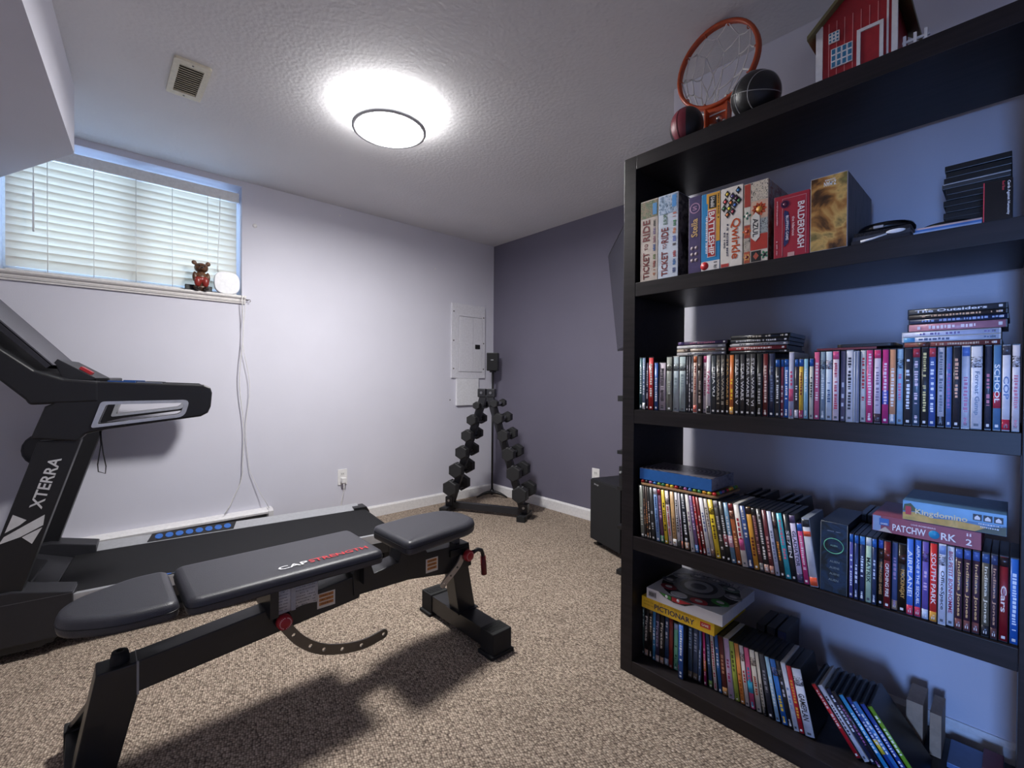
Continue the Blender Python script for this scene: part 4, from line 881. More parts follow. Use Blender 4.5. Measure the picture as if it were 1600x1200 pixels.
def ripple():
    m = bpy.data.materials.new('silver_ripple'); m.use_nodes = True; nt = m.node_tree; N = nt.nodes; L = nt.links; b = N['Principled BSDF']; b.inputs['Roughness'].default_value = .3; b.inputs['Metallic'].default_value = .4
    tc = N.new('ShaderNodeTexCoord'); wv = N.new('ShaderNodeTexWave'); wv.wave_type = 'RINGS'; wv.rings_direction = 'Z'; wv.inputs['Scale'].default_value = 22; wv.inputs['Distortion'].default_value = 1.2
    r = N.new('ShaderNodeValToRGB'); r.color_ramp.elements[0].color = lin('30303a')+(1,); r.color_ramp.elements[1].color = lin('a09aa4')+(1,)
    L.new(tc.outputs['Object'], wv.inputs['Vector']); L.new(wv.outputs['Fac'], r.inputs['Fac']); L.new(r.outputs['Color'], b.inputs['Base Color']); return m
MB().box(-1.366, -1.196, -2.7305, -2.4665, zb3+.0395, zb3+.0408).build('lid_print', ripple(), g)
MB().box(-1.364, -1.198, -2.7312, -2.729, zb3+.002, zb3+.039).build('side_print', art('silver_side', ['6a6874', '9a98a4', '5a5864'], 20), g)
g = gbox('quilting_game_box', -3.146, -3.341, .0405, .19, M('9a4a58', .4, vary=.05), 'flat plum red game box with bold white title on the disc row, second lowest shelf', x=-1.371, z=zt3); g['group'] = 'game boxes lying on the disc rows'
tx(g, 'PATCHW', -3.217, zt3+.0165, .062, .0165, M('f0ecec', .4), 'h', -1.371); tx(g, 'RK', -3.2875, zt3+.0165, .026, .0165, M('f0ecec', .4), 'h', -1.371)
MB().lathe([(.0001, -.0012), (.0095, -.001), (.0098, 0)], (-1.371, -3.2625, zt3+.0165), 24, 'x').build('blue_button', M('2a94c0', .4), g)
tx(g, 'UWE ROSENBERG', -3.243, zt3+.031, .044, .0035, M('f0dce0', .4), 'h', -1.371)
tx(g, '2', -3.321, zt3+.014, .010, .014, M('f4f0f0', .4), 'h', -1.371); tx(g, 'ii', -3.321, zt3+.031, .008, .007, M('f0dce0', .4), 'h', -1.371)
pr(g, 'pale_patch', -3.147, -3.163, zt3+.001, zt3+.039, M('8aa0c4', .4), x=-1.371); pr(g, 'blue_badge', -3.16, -3.179, zt3+.017, zt3+.034, M('3a6ab0', .4), x=-1.371, d=.0009); tx(g, 'GAMES', -3.1695, zt3+.021, .014, .004, M('f0f0f0', .4), 'h', -1.371, .0013)
MB().prism([(-3.158, zt3+.001), (-3.186, zt3+.001), (-3.172, zt3+.014)], 'x', -1.3721, -1.371).build('pale_triangle', M('c8b8a8', .4), g)
zk = zt3+.0411
g = gbox('domino_game_box', -3.205, -3.3795, .0475, .17, M('5a86b0', .4), 'flat game box with a painted landscape side, on the plum red game box', x=-1.371, z=zk); g['group'] = 'game boxes lying on the disc rows'
pr(g, 'sky_print', -3.2055, -3.379, zk+.022, zk+.0465, M('7ab0d8', .4, vary=.12, nscale=18), x=-1.371)
MB().prism([(-3.2055, zk+.001), (-3.2055, zk+.018), (-3.225, zk+.022), (-3.26, zk+.014), (-3.30, zk+.018), (-3.379, zk+.012), (-3.379, zk+.001)], 'x', -1.3722, -1.371).build('field_print', art('fields', ['6a8a3a', 'c8a040', 'd8b058', '7a7a30'], 14), g)
MB().prism([(-3.2055, zk+.022), (-3.208, zk+.038), (-3.22, zk+.042), (-3.23, zk+.03), (-3.24, zk+.024)], 'x', -1.3724, -1.371).build('tree_print', M('4a5a30', .4, vary=.2), g)
MB().prism([(-3.33, zk+.001), (-3.35, zk+.014), (-3.379, zk+.02), (-3.379, zk+.001)], 'x', -1.3725, -1.371).build('bush_print', M('4a5238', .4, vary=.2), g)
tx(g, 'Kingdomino', -3.2735, zk+.0225, .09, .0165, M('e8d8a8', .4), 'h', -1.371, .0019)
pr(g, 'red_badge', -3.2105, -3.221, zk+.014, zk+.034, M('b83038', .4), x=-1.371, d=.0018)
for i in range(3):
    q = pr(g, 'icon_tile', -3.327-.0165*i, -3.341-.0165*i, zk+.026, zk+.04, M('17181a', .4), x=-1.371, d=.0014)
    MB().prism([(-3.3295-.0165*i, zk+.028), (-3.3385-.0165*i, zk+.028), (-3.3385-.0165*i, zk+.033), (-3.334-.0165*i, zk+.038), (-3.3295-.0165*i, zk+.033)], 'x', -1.3729, -1.371).build('icon_shape', M('e8e8ea', .4), q)
for k in (0, 1): st(g, -3.354, zk+.02-.007*k, .036, .0035, 8, M('d8e0e8', .4), 'h', -1.371, .002)

# bottom shelf games on top of the row
zt4 = ZS[4]+.19+.0022
g = gbox('yellow_game_box', -2.4605, -2.7305, .042, .26, M('e8bc28', .4, vary=.06, nscale=120), 'flat yellow drawing game box with navy title on the bottom disc row', x=-1.335, z=zt4); g['group'] = 'game boxes lying on the disc rows'
tx(g, 'PICTIONARY', -2.588, zt4+.019, .15, .019, M('2a2c50', .4), 'h', -1.335)
pr(g, 'red_plate', -2.683, -2.718, zt4+.016, zt4+.033, M('c03028', .4), x=-1.335, d=.0007); tx(g, 'GAME', -2.7, zt4+.0245, .024, .008, M('f0d8d0', .4), 'h', -1.335, .0011)
st(g, -2.49, zt4+.028, .04, .006, 8, M('c89818', .4), 'h', -1.335); st(g, -2.49, zt4+.016, .04, .006, 8, M('c89818', .4), 'h', -1.335); st(g, -2.6, zt4+.035, .14, .004, 18, M('c88a18', .4), 'h', -1.335)
zd = zt4+.0425
g = gbox('dice_game_box', -2.482, -2.758, .038, .27, M('dcd9d8', .4, vary=.02), 'flat white game box with a black and grey track lid on the yellow box', x=-1.338, z=zd); g['group'] = 'game boxes lying on the disc rows'
lz = zd+.0384
def disc_top(name, cx, cy, rx, ry, mat, k, par=g):
    return MB().prism([(cx+rx*math.cos(2*math.pi*i/28), cy+ry*math.sin(2*math.pi*i/28)) for i in range(28)], 'z', lz-.002, lz+.0004*k).build(name, mat, par)
disc_top('track_print', -1.205, -2.62, .13, .134, M('1c1c1e', .35), 1); disc_top('grey_print', -1.195, -2.61, .085, .09, M('8a8a8c', .35), 2); disc_top('dark_ring_print', -1.195, -2.61, .062, .066, M('2c2c30', .35), 3)
disc_top('silver_print', -1.195, -2.61, .048, .05, M('a4a6aa', .3), 4); disc_top('bubble_print', -1.195, -2.61, .026, .028, M('50525a', .2), 5)
for k, (a, c) in enumerate([(-2.1, '3f8a3a'), (-2.75, 'b02c34'), (2.9, 'd8d8d6'), (2.3, '8a2c34'), (1.7, '6a6a6c'), (1.1, '9a9a9c'), (.5, '6a6a6c'), (-.1, '8a8a8c'), (-.8, '6a7a6a'), (-1.4, '9a9a9c')]):
    q = disc_top('space_print', -1.205+.108*math.cos(a), -2.62+.112*math.sin(a), .019, .03, M(c, .35), 6)
    disc_top('spot_print', -1.205+.108*math.cos(a), -2.62+.112*math.sin(a), .009, .013, M('e4e2e0', .35), 7, g)
pr(g, 'barcode', -2.49, -2.522, zd+.008, zd+.03, M('b8b6b6', .4), x=-1.338); st(g, -2.506, zd+.019, .028, .018, 12, M('30302e', .4), 'h', -1.338)
MB().prism([(-2.53, zd+.038), (-2.555, zd+.026), (-2.59, zd+.019), (-2.63, zd+.022), (-2.665, zd+.038)], 'x', -1.3388, -1.337).build('track_edge_print', M('1c1c1e', .4), g)
MB().prism([(-2.535, zd+.0375), (-2.557, zd+.0285), (-2.578, zd+.024), (-2.578, zd+.0375)], 'x', -1.3392, -1.337).build('green_print', M('4a9a44', .4), g)
MB().prism([(-2.582, zd+.0375), (-2.582, zd+.0235), (-2.61, zd+.0225), (-2.65, zd+.036), (-2.65, zd+.0375)], 'x', -1.3392, -1.337).build('red_print', M('b82a34', .4), g)
for yy in (-2.562, -2.605): MB().lathe([(.0001, -.0016), (.0055, -.0014), (.0055, 0)], (-1.338, yy, zd+.0315), 14, 'x').build('white_spot', M('f0f0ee', .4), g)
text('lettering', 'TROUBLE', (-1.098, -2.63, lz+.0036), -Y, X, .2, .03, M('9a9a9e', .35), g)
# tan boxes and oddments at the end of the bottom shelf
for i, (y0, y1, h) in enumerate([(-3.188, -3.224, .128), (-3.238, -3.262, .118)]):
    tag(MB().box(-1.128, -1.02, y1, y0, ZS[4]+.0006, ZS[4]+h).build('tan_card_box', M('a88f76', .6, vary=.1), bevel=.001, loc=(-1.07, (y0+y1)/2, ZS[4])), ['wide', 'narrow'][i]+' tan cardboard box standing behind the slanting cases, bottom shelf', 'box', 'tan boxes on the bottom shelf')
for i, (y, x) in enumerate([(-2.80, -1.165), (-2.83, -1.16), (-2.862, -1.155)]):
    disc_case((x, y, ZS[4]+.0006), 26, 0, 'w', '202024' if i < 2 else '2a3050', '8a8a94', '#5', '', '%s dark thick case standing at the back of the bottom shelf' % ['leftmost', 'middle', 'rightmost'][i], 'dark thick cases at the back of the bottom shelf', hh=.205)
tag(MB().box(-1.15, -1.03, -3.379, -3.275, ZS[4]+.0006, ZS[4]+.014).build('flat_blue_case', M('5a78a8', .3), bevel=.001, loc=(-1.09, -3.32, ZS[4])), 'blue case lying flat in the right corner of the bottom shelf', 'case')
tag(MB().box(-1.13, -1.035, -3.378, -3.34, ZS[4]+.0146, ZS[4]+.03).build('small_red_case', M('7a1c2c', .4), bevel=.001, loc=(-1.08, -3.36, ZS[4])), 'small dark red case in the right corner of the bottom shelf', 'case')

# ------------------------------------------------------------------ toys on top of the bookcase
ZT = HBK+.0006
hp_ = empty('toy_basketball_hoop', (-1.2, -2.66, ZT), 'orange toy basketball hoop with white net standing on the bookcase', 'basketball hoop')
OR = M('b8491f', .35, coat=.2); hc = Vector((-1.2, -2.657, 2.207)); hr = .14
MB().tube([(hc.x, hc.y+hr*math.cos(a), hc.z+hr*math.sin(a)) for a in [2*math.pi*k/48 for k in range(48)]], .0075, 10, closed=True).build('rim', OR, hp_)
MB().tube([(hc.x+.013, hc.y+(hr+.001)*math.cos(a), hc.z+(hr+.001)*math.sin(a)) for a in [2*math.pi*k/48 for k in range(48)]], .006, 8, closed=True).build('rim_back_band', OR, hp_)
MB().prism([(-2.618, ZT), (-2.715, ZT), (-2.708, ZT+.11), (-2.715, ZT+.185), (-2.70, ZT+.185), (-2.685, ZT+.165), (-2.635, ZT+.165), (-2.62, ZT+.182), (-2.606, ZT+.182), (-2.624, ZT+.11)], 'x', -1.197, -1.188).build('bracket_plate', OR, hp_, bevel=.002)
MB().box(-1.225, -1.197, -2.632, -2.626, ZT, ZT+.15).build('bracket_flange', OR, hp_, bevel=.001); MB().box(-1.225, -1.197, -2.708, -2.702, ZT, ZT+.15).build('bracket_flange', OR, hp_, bevel=.001)
MB().box(-1.2, -1.195, -2.7, -2.634, ZT+.132, ZT+.136).build('white_line', WHITE, hp_)
for y, z in [(-2.668, ZT+.112), (-2.64, ZT+.095), (-2.69, ZT+.095)]: MB().lathe([(.0001, -.012), (.006, -.011), (.0085, -.006), (.012, -.0005)], (-1.1975, y, z), 14, 'x').build('bolt', STEEL, hp_)
net = MB(); rings = [(.132, .006, 0, 0), (.125, .03, .01, -.01), (.105, .055, .03, -.025), (.075, .08, .05, -.04), (.045, .10, .065, -.06), (.03, .095, .07, -.09)]; nn = 10
def npt(k, j):
    r, dx, dy, dz = rings[k]; a = 2*math.pi*(j+.5*(k % 2))/nn; jit = .006*math.sin(j*3.7+k*2.1)
    return Vector((hc.x+dx+jit, hc.y+dy+(r+jit)*math.cos(a), hc.z+dz+(r-jit)*math.sin(a)))
for k in range(len(rings)-1):
    for j in range(nn):
        for dj in ((0, -1) if k % 2 == 0 else (0, 1)):
            net.tube([npt(k, j), (npt(k, j)+npt(k+1, j+dj))/2+Vector((.003, 0, -.003)), npt(k+1, j+dj)], .0024, 5)
net.build('net', M('f4f2f0', .7), hp_)
for j in range(nn):
    a = 2*math.pi*j/nn; c = Vector((hc.x+.004, hc.y+.134*math.cos(a), hc.z+.134*math.sin(a)))
    MB().tube([c+Vector((.009*math.sin(q), .006*math.cos(q)*math.cos(a), .006*math.cos(q)*math.sin(a))) for q in [2*math.pi*i/10 for i in range(10)]], .0018, 5, closed=True).build('net_hook', OR, hp_)
bb = empty('toy_basketball', (-1.335, -2.84, ZT), 'small black toy basketball with white seams on the bookcase', 'ball')
bcn = Vector((-1.315, -2.833, ZT+.0705)); MB().sphere(bcn, .07, n=32, m=20).build('ball_skin', M('1a1a1c', .38, bump=.2, bscale=500), bb)
def seam(nrm, off=0.):
    nrm = Vector(nrm).normalized(); u = nrm.orthogonal().normalized(); v = nrm.cross(u); r = math.sqrt(.0702**2-off*off)
    return MB().tube([bcn+nrm*off+(u*math.cos(a)+v*math.sin(a))*r for a in [2*math.pi*i/40 for i in range(40)]], .0012, 5, closed=True)
for nv, of in [((.5, .8, .25), 0), ((.5, .8, .25), .04), ((.5, .8, .25), -.04), ((.2, .25, -1), 0)]: seam(nv, of).build('seam', M('a8a8a8', .5), bb)
fb = empty('toy_football', (-1.31, -2.636, ZT), 'small black and dark red toy football on the bookcase', 'ball')
fc = Vector((-1.31, -2.605, ZT+.0667))
MB().sphere(fc, .056, .056, .066, 28, 16).build('ball_skin', M('1c1a1c', .4, bump=.15, bscale=500), fb)
vs = []; fs = []
for i in range(13):
    th = .75+math.pi*.6*i/12
    for j in range(7):
        a = 3.0+1.1*(j-3)/6
        q = Vector((.0566*math.sin(th)*math.cos(a), .0566*math.sin(th)*math.sin(a), .0666*math.cos(th)))
        vs.append(fc+q)
for i in range(12):
    for j in range(6): fs.append((i*7+j, i*7+j+1, (i+1)*7+j+1, (i+1)*7+j))
MB().add(vs, fs, True).build('red_panel', M('7a2434', .45), fb)
MB().tube([vs[i*7+3]+(vs[i*7+3]-fc).normalized()*.0005 for i in range(13)], .0008, 5).build('seam', BLACK, fb)
bn = empty('toy_barn', (-1.24, -3.16, ZT), 'red wooden toy barn with white trim and blue windows on the bookcase', 'toy barn')
BRd = M('a3222a', .45, vary=.1); xb_, y0_, y1_ = -1.335, -3.012, -3.172
MB().prism([(y0_, ZT), (y1_, ZT), (y1_, ZT+.17), ((y0_+y1_)/2, ZT+.24), (y0_, ZT+.17)], 'x', xb_, xb_+.2).build('barn_walls', BRd, bn)
for i in range(8):
    y = y0_-.018*(i+1)
    MB().box(xb_-.0008, xb_, y-.0008, y+.0008, ZT+.001, ZT+.17).build('board_gap', M('d88a88', .5), bn)
MB().box(xb_-.004, xb_+.006, y0_-.004, y0_+.012, ZT, ZT+.17).build('corner_post', WHITE, bn)
MB().box(xb_-.004, xb_+.006, y1_-.006, y1_+.006, ZT, ZT+.17).build('corner_post', WHITE, bn)
def barnwin(ya, yb, za, zb, nx, nz):
    wf = MB().box(xb_-.005, xb_-.0009, ya, yb, za, zb).build('barn_window', WHITE, bn)
    dy = (yb-ya)/nx; dz = (zb-za)/nz; m_ = .0022
    for i in range(nx):
        for j in range(nz):
            MB().box(xb_-.0058, xb_-.0045, ya+dy*i+(m_ if dy > 0 else -m_), ya+dy*(i+1)-(m_ if dy > 0 else -m_), za+dz*j+m_, za+dz*(j+1)-m_).build('pane', M('3a7aa0', .25), wf)
barnwin(-3.036, -3.085, ZT+.042, ZT+.094, 4, 3); barnwin(-3.03, -3.055, ZT+.112, ZT+.14, 3, 3)
MB().prism([(-3.094, ZT+.002), (-3.15, ZT+.002), (-3.15, ZT+.115), (-3.094, ZT+.115)], 'x', xb_-.006, xb_-.0009, holes=[[(-3.102, ZT+.003), (-3.142, ZT+.003), (-3.142, ZT+.107), (-3.102, ZT+.107)]]).build('door_frame', WHITE, bn)
MB().box(xb_-.0035, xb_-.0009, -3.141, -3.103, ZT+.003, ZT+.106).build('barn_door', BRd, bn)
MB().box(xb_-.003, xb_-.0009, -3.160, -3.156, ZT+.001, ZT+.17).build('white_batten', WHITE, bn)
for sgn in (1, -1):
    a = Vector((0, (y0_+y1_)/2, ZT+.245)); e_ = Vector((0, y0_+.03 if sgn > 0 else y1_-.03, ZT+.14))
    MB().add([Vector((xb_-.02, a.y, a.z)), Vector((xb_-.02, e_.y, e_.z)), Vector((xb_+.22, e_.y, e_.z)), Vector((xb_+.22, a.y, a.z)), Vector((xb_-.02, a.y, a.z+.012)), Vector((xb_-.02, e_.y, e_.z+.012)), Vector((xb_+.22, e_.y, e_.z+.012)), Vector((xb_+.22, a.y, a.z+.012))],
             [(0, 1, 2, 3), (7, 6, 5, 4), (0, 4, 5, 1), (1, 5, 6, 2), (2, 6, 7, 3), (3, 7, 4, 0)]).build('roof_slope', M('6a6444', .5), bn)
tf = empty('toy_fence', (-1.33, -3.2, ZT), 'small white toy fence piece beside the toy barn', 'toy fence')
for k in range(3): MB().box(-1.334, -1.328, -3.194-.02*k, -3.188-.02*k, ZT, ZT+.05).build('picket', WHITE, tf)
for z_ in (.012, .034): MB().box(-1.328, -1.324, -3.238, -3.186, ZT+z_, ZT+z_+.006).build('fence_rail', WHITE, tf)

# ------------------------------------------------------------------ treadmill (local axes: s along the belt, t towards the wall, z up)
tm = empty('treadmill', (-2.9, -.86, 0), 'black folding treadmill with silver rails along the pale wall', 'treadmill', rz=math.radians(-6.5))
TB = M('17171a', .42, vary=.04); TG = M('25252a', .5); BELT = M('151518', .75, bump=.3, bscale=700, spec=.35); RAIL = M('b4b5b9', .4, .3)
def lb(mb, name, mat, par=tm, bevel=0.): return mb.build(name, mat, par, local=True, bevel=bevel)
lb(MB().box(-.08, 1.36, .085, .635, .176, .19), 'running_belt', BELT)
lb(MB().box(-.1, 1.36, .02, .70, .10, .175), 'deck', TB)
lb(MB().tube([(1.36, .085, .155), (1.36, .635, .155)], .034, 14), 'rear_roller', BELT)
for t0, t1, nm in [(0., .083, 'near'), (.637, .72, 'far')]:
    hi = .214; za, zb_ = (hi, .192) if t0 < .1 else (.192, hi)
    r_ = lb(MB().prism([(t0, .11), (t1, .11), (t1, zb_), (t0, za)], 'x', -.08, 1.345), 'side_rail', RAIL, bevel=.003)
    def rz_(t): return za+(zb_-za)*(t-t0)/(t1-t0)
    lb(MB().box(-.08, 1.345, t0-.0015, t1+.0015, .105, .165), 'rail_skirt', TB, r_)
    un = Vector((0, -(zb_-za), t1-t0)).normalized(); us = Vector((0, t1-t0, zb_-za)).normalized(); cm = Vector((0, (t0+t1)/2, (za+zb_)/2))
    gv = [cm+X*a_+us*b_+un*c_ for c_ in (-.002, .003) for a_, b_ in [(.20, -.039), (.60, -.039), (.62, .039), (.22, .039)]]
    lb(MB().add(gv, [(3, 2, 1, 0), (4, 5, 6, 7), (0, 1, 5, 4), (1, 2, 6, 5), (2, 3, 7, 6), (3, 0, 4, 7)]), 'foot_grip', TB, r_)
    for k in range(8):
        c = cm+X*(.25+k*.046)+un*.003
        ring = [c+X*(.018*math.cos(q))+us*(.026*math.sin(q)) for q in [2*math.pi*i/16 for i in range(16)]]
        lb(MB().add([v+un*.0015 for v in ring]+ring, [tuple(range(16))]+[(i, (i+1) % 16, 16+(i+1) % 16, 16+i) for i in range(16)]), 'blue_grip_pad', M('2f66b8', .5), r_)
    lb(MB().prism([(1.30, .10), (1.40, .10), (1.405, .17), (1.385, .205), (1.30, .205)], 'y', t0-.006, t1+.006), 'end_cap', TB, bevel=.004)
    lb(MB().box(1.28, 1.34, t0+.01, t1-.01, .0, .105), 'rear_foot', RUBBER)
lb(MB().prism([(-.80, .04), (-.06, .04), (-.03, .10), (-.80, .10)], 'y', .0, .72), 'base_frame', TB)
lb(MB().prism([(-.85, .085), (-.10, .085), (-.075, .15), (-.085, .185), (-.30, .262), (-.62, .275), (-.85, .2)], 'y', .105, .615), 'motor_hood', TG, bevel=.006)
lb(MB().prism([(-.24, .195), (-.155, .196), (-.165, .22), (-.24, .245)], 'y', .2, .52), 'hood_recess', TB)
for t0, t1, d_ in [(-.012, .10, 1), (.62, .732, -1)]:
    e0 = t0 if d_ > 0 else t1; e1 = t1 if d_ > 0 else t0
    mb = MB(); prof = [(-.36, .06), (-.04, .06), (.0, .115), (-.002, .228), (-.17, .268), (-.36, .262)]
    mb.prism(prof, 'y', t0, t1); o = lb(mb, 'upright_cover', TG, bevel=.005)
    lb(MB().prism([(-.35, .035), (-.09, .035), (-.055, .06), (-.35, .06)], 'y', t0+.004, t1-.004), 'cover_foot', TB, o)
    lb(MB().box(-.33, .0, t0+(-.0006 if d_ > 0 else .02), t1-(.02 if d_ > 0 else -.0006), .222, .2235), 'cover_line', M('5a5a60', .4), o)
for t in (.0, .66):
    lb(MB().prism([(-.325, .06), (-.205, .06), (.022, .83), (-.102, .83)], 'y', t, t+.06), 'upright', TB, bevel=.004)
    lb(MB().prism([(-.162, .3), (-.15, .3), (-.008, .78), (-.02, .78)], 'y', t+.059, t+.062), 'upright_groove', M('6a6a6e', .35), bevel=0)
outer = [(.072, 1.063), (.432, 1.049), (.456, 1.036), (.463, 1.012), (.458, .95), (.447, .922), (.42, .906), (.10, .866), (.036, .85), (.012, .822), (-.122, .842), (-.082, .965), (-.06, .976), (-.03, 1.06)]
hole = roundpoly([(.098, .968), (.362, .970), (.345, .92), (.07, .888)], [.008, .02, .02, .008], 4)
hole2 = roundpoly([(.082, .981), (.380, .983), (.360, .908), (.050, .874)], [.012, .026, .026, .012], 4)
for t0, t1 in [(-.004, .064), (.656, .724)]:
    a = lb(MB().prism(outer, 'y', t0, t1, holes=[hole]), 'handle_arm', TB)
    bv = a.modifiers.new('soft_edges', 'BEVEL'); bv.width = .008; bv.segments = 3; bv.limit_method = 'ANGLE'; bv.angle_limit = math.radians(50)
    lb(MB().prism(hole2, 'y', t0-.003, t1+.003, holes=[hole]), 'silver_grip_trim', SILVER, a)
    lb(MB().prism([(.1, 1.0615), (.19, 1.0585), (.19, 1.064), (.1, 1.067)], 'y', t0+.018, t1-.018), 'blue_button_strip', M('1f4a8a', .4), a)
    lb(MB().prism([(.195, 1.0585), (.28, 1.0555), (.28, 1.0585), (.195, 1.0615)], 'y', t0+.012, t1-.012), 'pulse_plate', STEEL, a)
con = lb(MB().prism([(.076, .978), (.076, 1.063), (-.03, 1.072), (-.11, 1.105), (-.20, 1.185), (-.34, 1.345), (-.42, 1.44), (-.47, 1.42), (-.36, 1.235), (-.21, 1.075), (-.135, .992), (-.125, .972)], 'y', -.006, .726), 'console_shell', TB)
bv = con.modifiers.new('soft_edges', 'BEVEL'); bv.width = .01; bv.segments = 3; bv.limit_method = 'ANGLE'; bv.angle_limit = math.radians(35)
lb(MB().prism([(-.085, 1.115), (-.075, 1.125), (-.40, 1.50), (-.415, 1.485)], 'y', .05, .67), 'display_panel', M('2a2a30', .25), con)
lb(MB().prism([(-.072, 1.1265), (-.068, 1.129), (-.40, 1.512), (-.404, 1.509)], 'y', .07, .65), 'tablet_shelf', M('55545c', .6), con)
lb(MB().prism([(.06, 1.066), (.056, 1.075), (-.065, 1.155), (-.075, 1.14), (-.05, 1.07)], 'y', .12, .60), 'key_panel', TG, con, bevel=.003)
lb(MB().obox((.02, .16, 1.108), Vector((.82, 0, -.57)), Y, Vector((.57, 0, .82)), .022, .03, .006), 'red_safety_key', M('b02a30', .4), con)
lb(MB().box(.05, .10, .10, .62, 1.058, 1.078), 'front_bar', TB, bevel=.006)
lb(MB().tube([(.075, .03, .86), (.078, .03, .80), (.068, .03, .72), (.07, .03, .69), (.092, .03, .68), (.094, .03, .71), (.086, .03, .76), (.08, .03, .82), (.078, .03, .86)], .0022, 6), 'safety_cord', BLACK)
lb(MB().lathe([(.0001, -.02), (.07, -.015), (.085, .0), (.085, .025), (.0001, .03)], (-.20, .70, .72), 20, 'y'), 'bottle_holder', TG)
# lettering on the near upright
sx = Vector((.29, 0, .957)).normalized(); pyv = Vector((sx.z, 0, -sx.x))*-1
WL = M('d6d6d8', .4)
def upos(z, off=0.): return Vector((-.325+.06+(z-.06)*.2948+off, -.0012, z))
cen = upos(.668, .006)
text('brand_lettering', 'XTERRA', cen, sx, pyv, .20, .036, WL, tm, True)
lg = MB()
def q2(z, u): return upos(z, u)
lg.add([q2(.452, -.056), q2(.478, -.05), q2(.512, -.005), q2(.545, .04), q2(.505, .047), q2(.470, -.005)], [(0, 1, 2, 3, 4, 5)])
lg.add([q2(.492, -.052), q2(.558, -.05), q2(.532, -.006), q2(.515, -.02)], [(0, 1, 2, 3)])
lg.add([q2(.438, .036), q2(.497, .047), q2(.476, .012), q2(.468, .0)], [(0, 1, 2, 3)])
mb_flat(lg, 'brand_emblem', WL, tm, True)

# ------------------------------------------------------------------ weight bench
YB = -1.78
wbn = empty('weight_bench', (-2.2, YB, 0), 'black adjustable weight bench with padded sections standing on the carpet', 'bench')
FRM = M('1a1a1c', .4, coat=.15, vary=.03)
MB().box(-1.70, -1.615, -2.005, -1.565, .022, .092).build('front_foot_bar', FRM, wbn, bevel=.003)
for a, b in [(-2.045, -1.965), (-1.605, -1.525)]:
    c_ = MB().box(-1.705, -1.61, a, b, .012, .097).build('foot_cap', RUBBER, wbn, bevel=.004)
    MB().box(-1.715, -1.60, a-.004, b+.004, .0005, .014).build('foot_pad', RUBBER, c_, bevel=.002)
    for k in range(5): MB().box(-1.7, -1.615, a+.02+.009*k, a+.024+.009*k, .097, .0985).build('cap_ridge', M('0e0e0f', .7), c_)
MB().prism([(-1.70, .093), (-1.615, .093), (-1.665, .345), (-1.745, .345)], 'y', YB-.035, YB+.035).build('front_post', FRM, wbn, bevel=.003)
MB().box(-1.712, -1.605, YB-.045, YB+.045, .0925, .0975).build('weld_plate', FRM, wbn)
MB().prism([(-2.79, .235), (-2.14, .297), (-2.11, .385), (-2.79, .317)], 'y', YB-.035, YB+.035).build('main_beam', FRM, wbn, bevel=.003)
MB().prism([(-2.16, .312), (-1.94, .308), (-1.74, .277), (-1.64, .285), (-1.655, .385), (-1.86, .392), (-1.885, .432), (-1.975, .43), (-1.985, .388), (-2.085, .372), (-2.105, .432), (-2.15, .425), (-2.165, .39)], 'y', YB-.041, YB+.041).build('side_plate', FRM, wbn, bevel=.002)
MB().prism([(-2.838, .318), (-2.752, .318), (-2.752, .24), (-2.80, .045), (-2.89, .045)], 'y', YB-.037, YB+.037).build('rear_post', FRM, wbn, bevel=.003)
MB().box(-2.757, -2.752, YB-.0375, YB+.0375, .232, .3205).build('weld_line', M('8a8a8c', .4), wbn)
MB().box(-2.90, -2.82, -1.98, -1.58, .012, .075).build('rear_foot_bar', FRM, wbn, bevel=.003)
for a, b in [(-2.01, -1.96), (-1.60, -1.55)]: MB().box(-2.905, -2.815, a, b, .0005, .08).build('foot_cap', RUBBER, wbn, bevel=.004)
MB().sphere((-2.862, -1.532, .052), .024, .03, .024).build('red_wheel_cap', M('c8141c', .35), wbn)
MB().bar((-2.885, -1.55, .06), (-2.84, YB+.05, .21), .03, .012).build('wheel_bracket', FRM, wbn)
MB().lathe([(.021, 0), (.021, .014), (.017, .03), (.008, .031), (.007, .026), (.0001, .026)], (-2.79, YB, .3175), 20).build('rubber_stop', RUBBER, wbn)
# pads
def pad(name, outl, z0, z1, r):
    outl = roundpoly(outl, r, 7); n = len(outl); cen = Vector((sum(p[0] for p in outl)/n, sum(p[1] for p in outl)/n))
    nr = []
    for i in range(n):
        d = (Vector(outl[(i+1) % n])-Vector(outl[i-1])); d.normalize(); nv = Vector((d.y, -d.x))
        if nv.dot(Vector(outl[i])-cen) < 0: nv = -nv
        nr.append(nv)
    lay = [(.012, z0), (.002, z0+.004), (0, z0+.012), (0, z1-.022), (.001, z1-.014), (.005, z1-.006), (.012, z1-.002), (.022, z1)]
    vs = []; fs = []
    for ins, z in lay: vs += [(outl[i][0]-nr[i].x*ins, outl[i][1]-nr[i].y*ins, z) for i in range(n)]
    for k in range(len(lay)-1): fs += [(k*n+i, k*n+(i+1) % n, (k+1)*n+(i+1) % n, (k+1)*n+i) for i in range(n)]
    fs.append(tuple(range(n))[::-1]); fs.append(tuple((len(lay)-1)*n+i for i in range(n)))
    mbp = MB().add(vs, fs, True); mbp.sm[-1] = False; o = mbp.build(name, LEATHER, wbn)
    MB().tube([(outl[i][0]+nr[i].x*.0002, outl[i][1]+nr[i].y*.0002, z1-.024) for i in range(n)], .0016, 5, closed=True).build('piping', M('0e0e10', .4), o)
    return o
pad('head_pad', [(-2.672, -1.915), (-2.672, -1.632), (-2.76, -1.632), (-2.885, -1.70), (-2.918, -1.77), (-2.905, -1.85), (-2.80, -1.915)], .445, .492, [.035, .035, .03, .05, .04, .05, .05])
